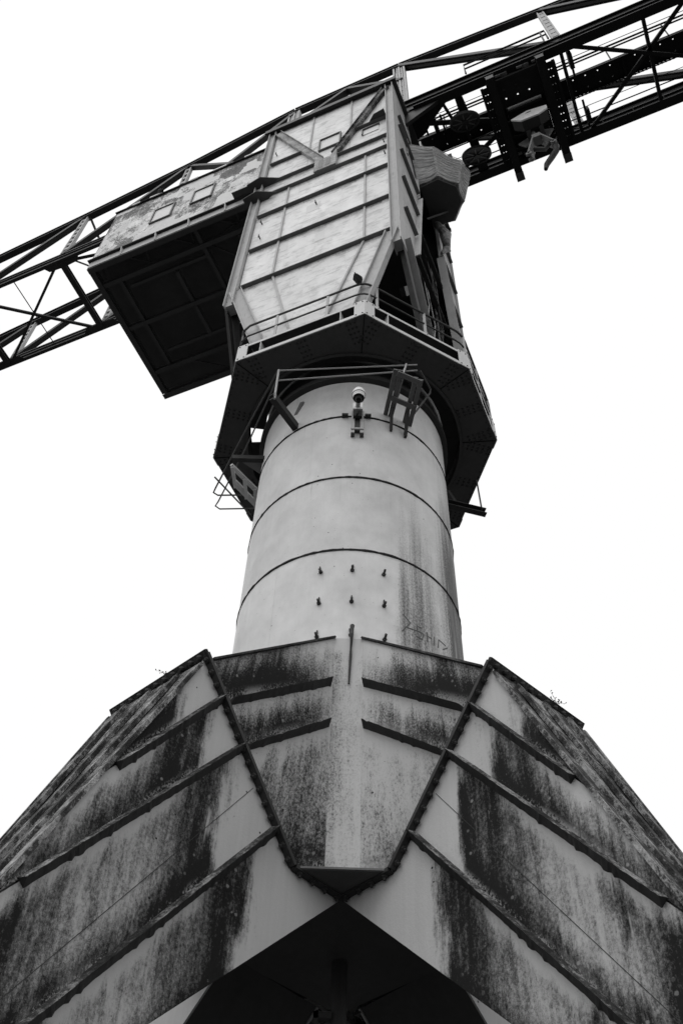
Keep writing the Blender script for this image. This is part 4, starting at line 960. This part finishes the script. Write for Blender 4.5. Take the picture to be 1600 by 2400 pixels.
# left steel bracket with the guard pipes
lb = thing('scaffold_bracket', 'short dark steel channel bracket with post, left of the security camera', 'bracket', (-1.10, -1.55, 18.15), 0, 'scaffold brackets round the column')
o = Vector((-1.10, -1.55, 18.15))
def rel(p, o): return tuple(Vector(p) - o)
m = MB(); a, b = rel((-1.06, -1.50, 18.16), o), rel((-1.55, -2.23, 18.2), o); m.beam(a, b, .02, .17); d_ = (Vector(b) - Vector(a)).normalized(); sd_ = Vector((d_.y, -d_.x, 0))
for dz in (-.085, .085): m.beam(Vector(a) + sd_ * .05 + Vector((0, 0, dz)), Vector(b) + sd_ * .05 + Vector((0, 0, dz)), .12, .02)
m.build('channel', STEEL, lb); pipe('guard_post', [rel((-1.54, -2.21, 18.1), o), rel((-1.54, -2.21, 19.22), o)], .022, PIPEL, lb)
MB().beam(rel((-1.17, -1.50, 18.66), o), rel((-1.06, -1.62, 18.98), o), .10, .03, (0.6, .8, 0)).build('cleat', GREY, lb)
# guard pipes
gp1 = thing('guard_pipe', 'thin straight guard pipes strung in front of the column under the platform', 'guard rail', (-1.54, -2.21, 19.2), 0); o = Vector((-1.54, -2.21, 19.2))
pipe('top_pipe', [rel((-1.54, -2.21, 19.2), o), rel((1.22, -2.42, 19.2), o)], .016, PIPEL, gp1); pipe('mid_pipe', [rel((-1.56, -2.15, 18.9), o), rel((1.21, -2.46, 18.9), o)], .016, PIPEL, gp1)
gp2 = thing('guard_pipe', 'bent guard pipes looping out past the left side of the column', 'guard rail', (-2.2, .85, 19.2), 0); o = Vector((-2.2, .85, 19.2))
pipe('top_pipe', [rel(p, o) for p in ((-1.55, -2.21, 19.21), (-2.2, -.9, 19.21), (-2.98, .72, 19.2), (-3.04, .86, 19.2), (-2.95, .93, 19.2), (-1.80, .88, 19.2))], .018, PIPE, gp2)
pipe('mid_pipe', [rel(p, o) for p in ((-1.56, -2.15, 18.91), (-2.25, -.5, 18.91), (-2.9, .88, 18.9), (-2.97, 1.0, 18.9), (-2.88, 1.08, 18.9), (-1.75, 1.02, 18.9))], .016, PIPE, gp2)
pipe('brace_pipe', [rel(p, o) for p in ((-2.92, .16, 18.8), (-2.2, 1.18, 18.85))], .018, PIPE, gp2)
# right wooden bracket
wb = thing('scaffold_bracket', 'grey wooden plank bracket right of the security camera', 'bracket', (.85, -1.72, 18.25), 0, 'scaffold brackets round the column'); o = Vector((.85, -1.72, 18.25))
for (a, b) in (((.60, -1.80, 18.26), (.76, -2.80, 18.3)), ((.70, -1.78, 18.25), (.86, -2.78, 18.31)), ((.98, -1.64, 18.26), (1.15, -2.64, 18.3)), ((1.08, -1.58, 18.25), (1.25, -2.6, 18.29))):
    MB().beam(rel(a, o), rel(b, o), .085, .035).build('plank', WOOD, wb)
for t in (.42, .95):
    a = Vector((.62, -1.80, 18.22)).lerp(Vector((.80, -2.80, 18.25)), t); b = Vector((1.08, -1.58, 18.22)).lerp(Vector((1.26, -2.6, 18.25)), t); MB().beam(rel(a, o), rel(b, o), .10, .035).build('batten', WOOD, wb)
for (a, b) in (((.72, -2.0, 18.2), (.70, -1.80, 17.70)), ((1.03, -1.9, 18.2), (.98, -1.66, 17.70))): MB().beam(rel(a, o), rel(b, o), .05, .12).build('spur', STEEL, wb)
pipe('guard_post', [rel(p, o) for p in ((.90, -2.70, 18.35), (.97, -2.45, 19.0), (1.0, -2.42, 19.22))], .02, PIPEL, wb)
pipe('corner_pipe', [rel(p, o) for p in ((1.27, -2.36, 19.05), (1.29, -2.28, 19.2), (1.52, -1.87, 19.2), (1.50, -1.9, 19.0), (1.02, -1.66, 18.2))], .018, PIPE, wb)
pipe('stay_rod', [rel(p, o) for p in ((.98, -2.5, 18.9), (.72, -1.82, 18.1))], .014, PIPE, wb)
# far left wooden bracket
fb = thing('scaffold_bracket', 'pale wooden frame bracket at the left edge of the column', 'bracket', (-2.1, .1, 18.2), 0, 'scaffold brackets round the column'); o = Vector((-2.1, .1, 18.2))
for (a, b) in (((-2.46, -.58, 18.2), (-1.95, .05, 18.2)), ((-2.42, -.48, 18.21), (-1.93, .15, 18.21)), ((-2.40, -.18, 18.2), (-1.95, .42, 18.2)), ((-2.42, -.08, 18.21), (-1.95, .52, 18.21))): MB().beam(rel(a, o), rel(b, o), .06, .05).build('plank', EDGE, fb)
for t in (.04, .5, .9):
    a = Vector((-2.46, -.58, 18.16)).lerp(Vector((-1.95, .05, 18.16)), t); b = Vector((-2.42, -.06, 18.16)).lerp(Vector((-1.95, .54, 18.16)), t); MB().beam(rel(a, o), rel(b, o), .07, .04).build('batten', EDGE, fb)
MB().beam(rel((-2.46, -.6, 18.4), o), rel((-1.8, -.6, 18.4), o), .1, .12).build('channel', STEEL, fb); MB().prism([rel(p, o) for p in ((-2.35, -.5, 18.5), (-1.85, -.5, 18.5), (-1.85, -.1, 18.5))], (0, 0, .03)).build('bracket_plate', GREY, fb)
# right steel bracket
rb = thing('scaffold_bracket', 'dark steel channel bracket jutting from the right edge of the column', 'bracket', (1.95, .3, 18.2), 0, 'scaffold brackets round the column'); o = Vector((1.95, .3, 18.2))
m = MB(); a, b = Vector(rel((1.85, .27, 18.2), o)), Vector(rel((2.77, .51, 18.2), o)); m.beam(a, b, .02, .15)
for dz in (-.075, .075): m.beam(a + Vector((.01, -.05, dz)), b + Vector((.01, -.05, dz)), .12, .02)
m.build('channel', STEEL, rb); pipe('guard_post', [rel((2.70, .42, 18.25), o), rel((2.68, .42, 19.3), o)], .018, PIPE, rb)
MB().beam(rel((2.02, .3, 18.7), o), rel((2.18, .33, 18.25), o), .06, .06).build('stay', STEEL, rb)
# security camera
sc_ = thing('security_camera', 'white dome security camera on a bracket at the front of the column', 'camera', (.06, -1.915, 17.3)); o = Vector((.06, -1.915, 17.3))
for x in (-.085, .085):
    r_ = MB().box(x - .032, x + .032, -.09, -.005, 0, .78); MB.build(r_, 'mount_rail', POST, sc_); MB().box(x - .035, x + .035, -.095, -.004, -.035, -.003).build('rubber_foot', UNDER, sc_)
MB().box(-.12, .12, -.11, -.09, .10, .14).build('cross_strap', POST, sc_); MB().box(-.05, .05, -.06, -.005, .12, .55).build('back_plate', UNDER, sc_)
MB().box(-.085, .085, -.16, -.095, .48, .68).build('junction_box', STEEL, sc_); MB().box(-.095, .095, -.17, -.02, .72, .94).build('wall_plate', WHITE, sc_)
for x in (-.24, .2): MB().box(x - .06, x + .06, -.07, .01, .66, .71).build('cable_gland', STEEL, sc_)
MB().tube([(.0, -.13, .62), (.03, -.21, .56), (.0, -.2, .45), (-.04, -.17, .40), (-.01, -.22, .47)], .012, 6).build('cable_loop', SEAM, sc_, True)
MB().tube([(0, -.16, .80), (.01, -.34, .77), (.01, -.46, .76)], .045, 12).build('arm', POST, sc_, True)
MB().lathe([(.03, 0.830), (.10, 0.810), (.125, 0.740), (.128, 0.660), (.115, 0.600)], 24, True, (.01, -.50)).build('dome_housing', WHITE, sc_, True)
MB().lathe([(.131, 0.645), (.131, 0.658)], 24, True, (.01, -.50)).build('dome_ring', SEAM, sc_); MB().lathe([(.106, 0.555), (.112, 0.599)], 24, True, (.01, -.50)).build('dome_skirt', WHITE, sc_); MB().lathe([(.092, 0.540), (.108, 0.554)], 24, True, (.01, -.50)).build('dome_ring', SEAM, sc_)
MB().lathe([(.01, 0.460), (.05, 0.475), (.07, 0.510), (.074, 0.539)], 20, True, (.01, -.50)).build('dome_lens', GLASS, sc_, True)
for ch in sc_.children: ch.location = (0, 0, 0)

# ================================================================== birds and weeds
def bird(u, v, z, yaw, label):
    t = crane_thing('pigeon', label, 'bird', u, v, z); t.rotation_euler = (0, 0, yaw - PHI); m = MB()
    m.tube([(0, -.33, -.17), (0, -.24, -.09), (0, -.12, .02), (0, -.02, .11), (0, .03, .20), (0, .04, .26), (0, .05, .31), (0, .07, .345)], [.012, .028, .062, .085, .07, .042, .045, .02], 12)
    m.build('body', BIRD, t, True)
    MB().tube([(0, .06, .31), (0, .12, .295)], [.014, .003], 6).build('beak', GREY, t)
    for s_ in (-1, 1):
        MB().tube([(s_ * .06, .0, .15), (s_ * .07, -.10, .04), (s_ * .03, -.27, -.11)], [.03, .035, .008], 8).build('wing', BIRD, t, True)
        MB().tube([(s_ * .03, .0, .04), (s_ * .03, .01, -.02)], .008, 6).build('foot', GREY, t)
    return t
bird(1.27, -2.855, 21.415, math.radians(8), 'dark pigeon perched on the platform guard rail')
bird(-6.55, -2.60, 36.03, math.radians(60), 'small dark pigeon on the machinery house roof edge')
def weed(loc, label, n, h):
    t = thing('weed', label, 'weed', loc, 0, 'weeds on the leg flanges'); rr = random.Random(int(loc[0] * 100)); m = MB(); lf = MB()
    for k in range(n):
        a = rr.uniform(0, 6.28); r_ = rr.uniform(.02, .10); hh = h * rr.uniform(.5, 1); p0 = Vector((0, 0, -.02)); p1 = Vector((math.cos(a) * r_ * .5, math.sin(a) * r_ * .5, hh * .6)); p2 = Vector((math.cos(a) * r_ * 1.6, math.sin(a) * r_ * 1.6, hh))
        m.tube([p0, p1, p2], [.004, .003, .0015], 4)
        for j in range(4):
            q = p1.lerp(p2, j / 3); b = rr.uniform(0, 6.28); e = Vector((math.cos(b), math.sin(b), .4)) * .03; f = Vector((-math.sin(b), math.cos(b), 0)) * .009
            lf.poly([q, q + e * .5 + f, q + e, q + e * .5 - f], [(0, 1, 2), (0, 2, 3)])
    m.build('stem', LEAF, t)['kind'] = 'stuff'; lf.build('leaf', LEAF, t)['kind'] = 'stuff'; return t
def legp(deg, s, y, z):
    a = math.radians(deg); x = s + H; return (x * math.cos(a) - y * math.sin(a), x * math.sin(a) + y * math.cos(a), z)
weed(legp(225, 2.56, .25, 10.42), 'thin weed sprouting from the left leg flange', 3, .11)
weed(legp(315, 2.57, .30, 10.43), 'wispy weed sprouting from the right leg flange', 7, .15)
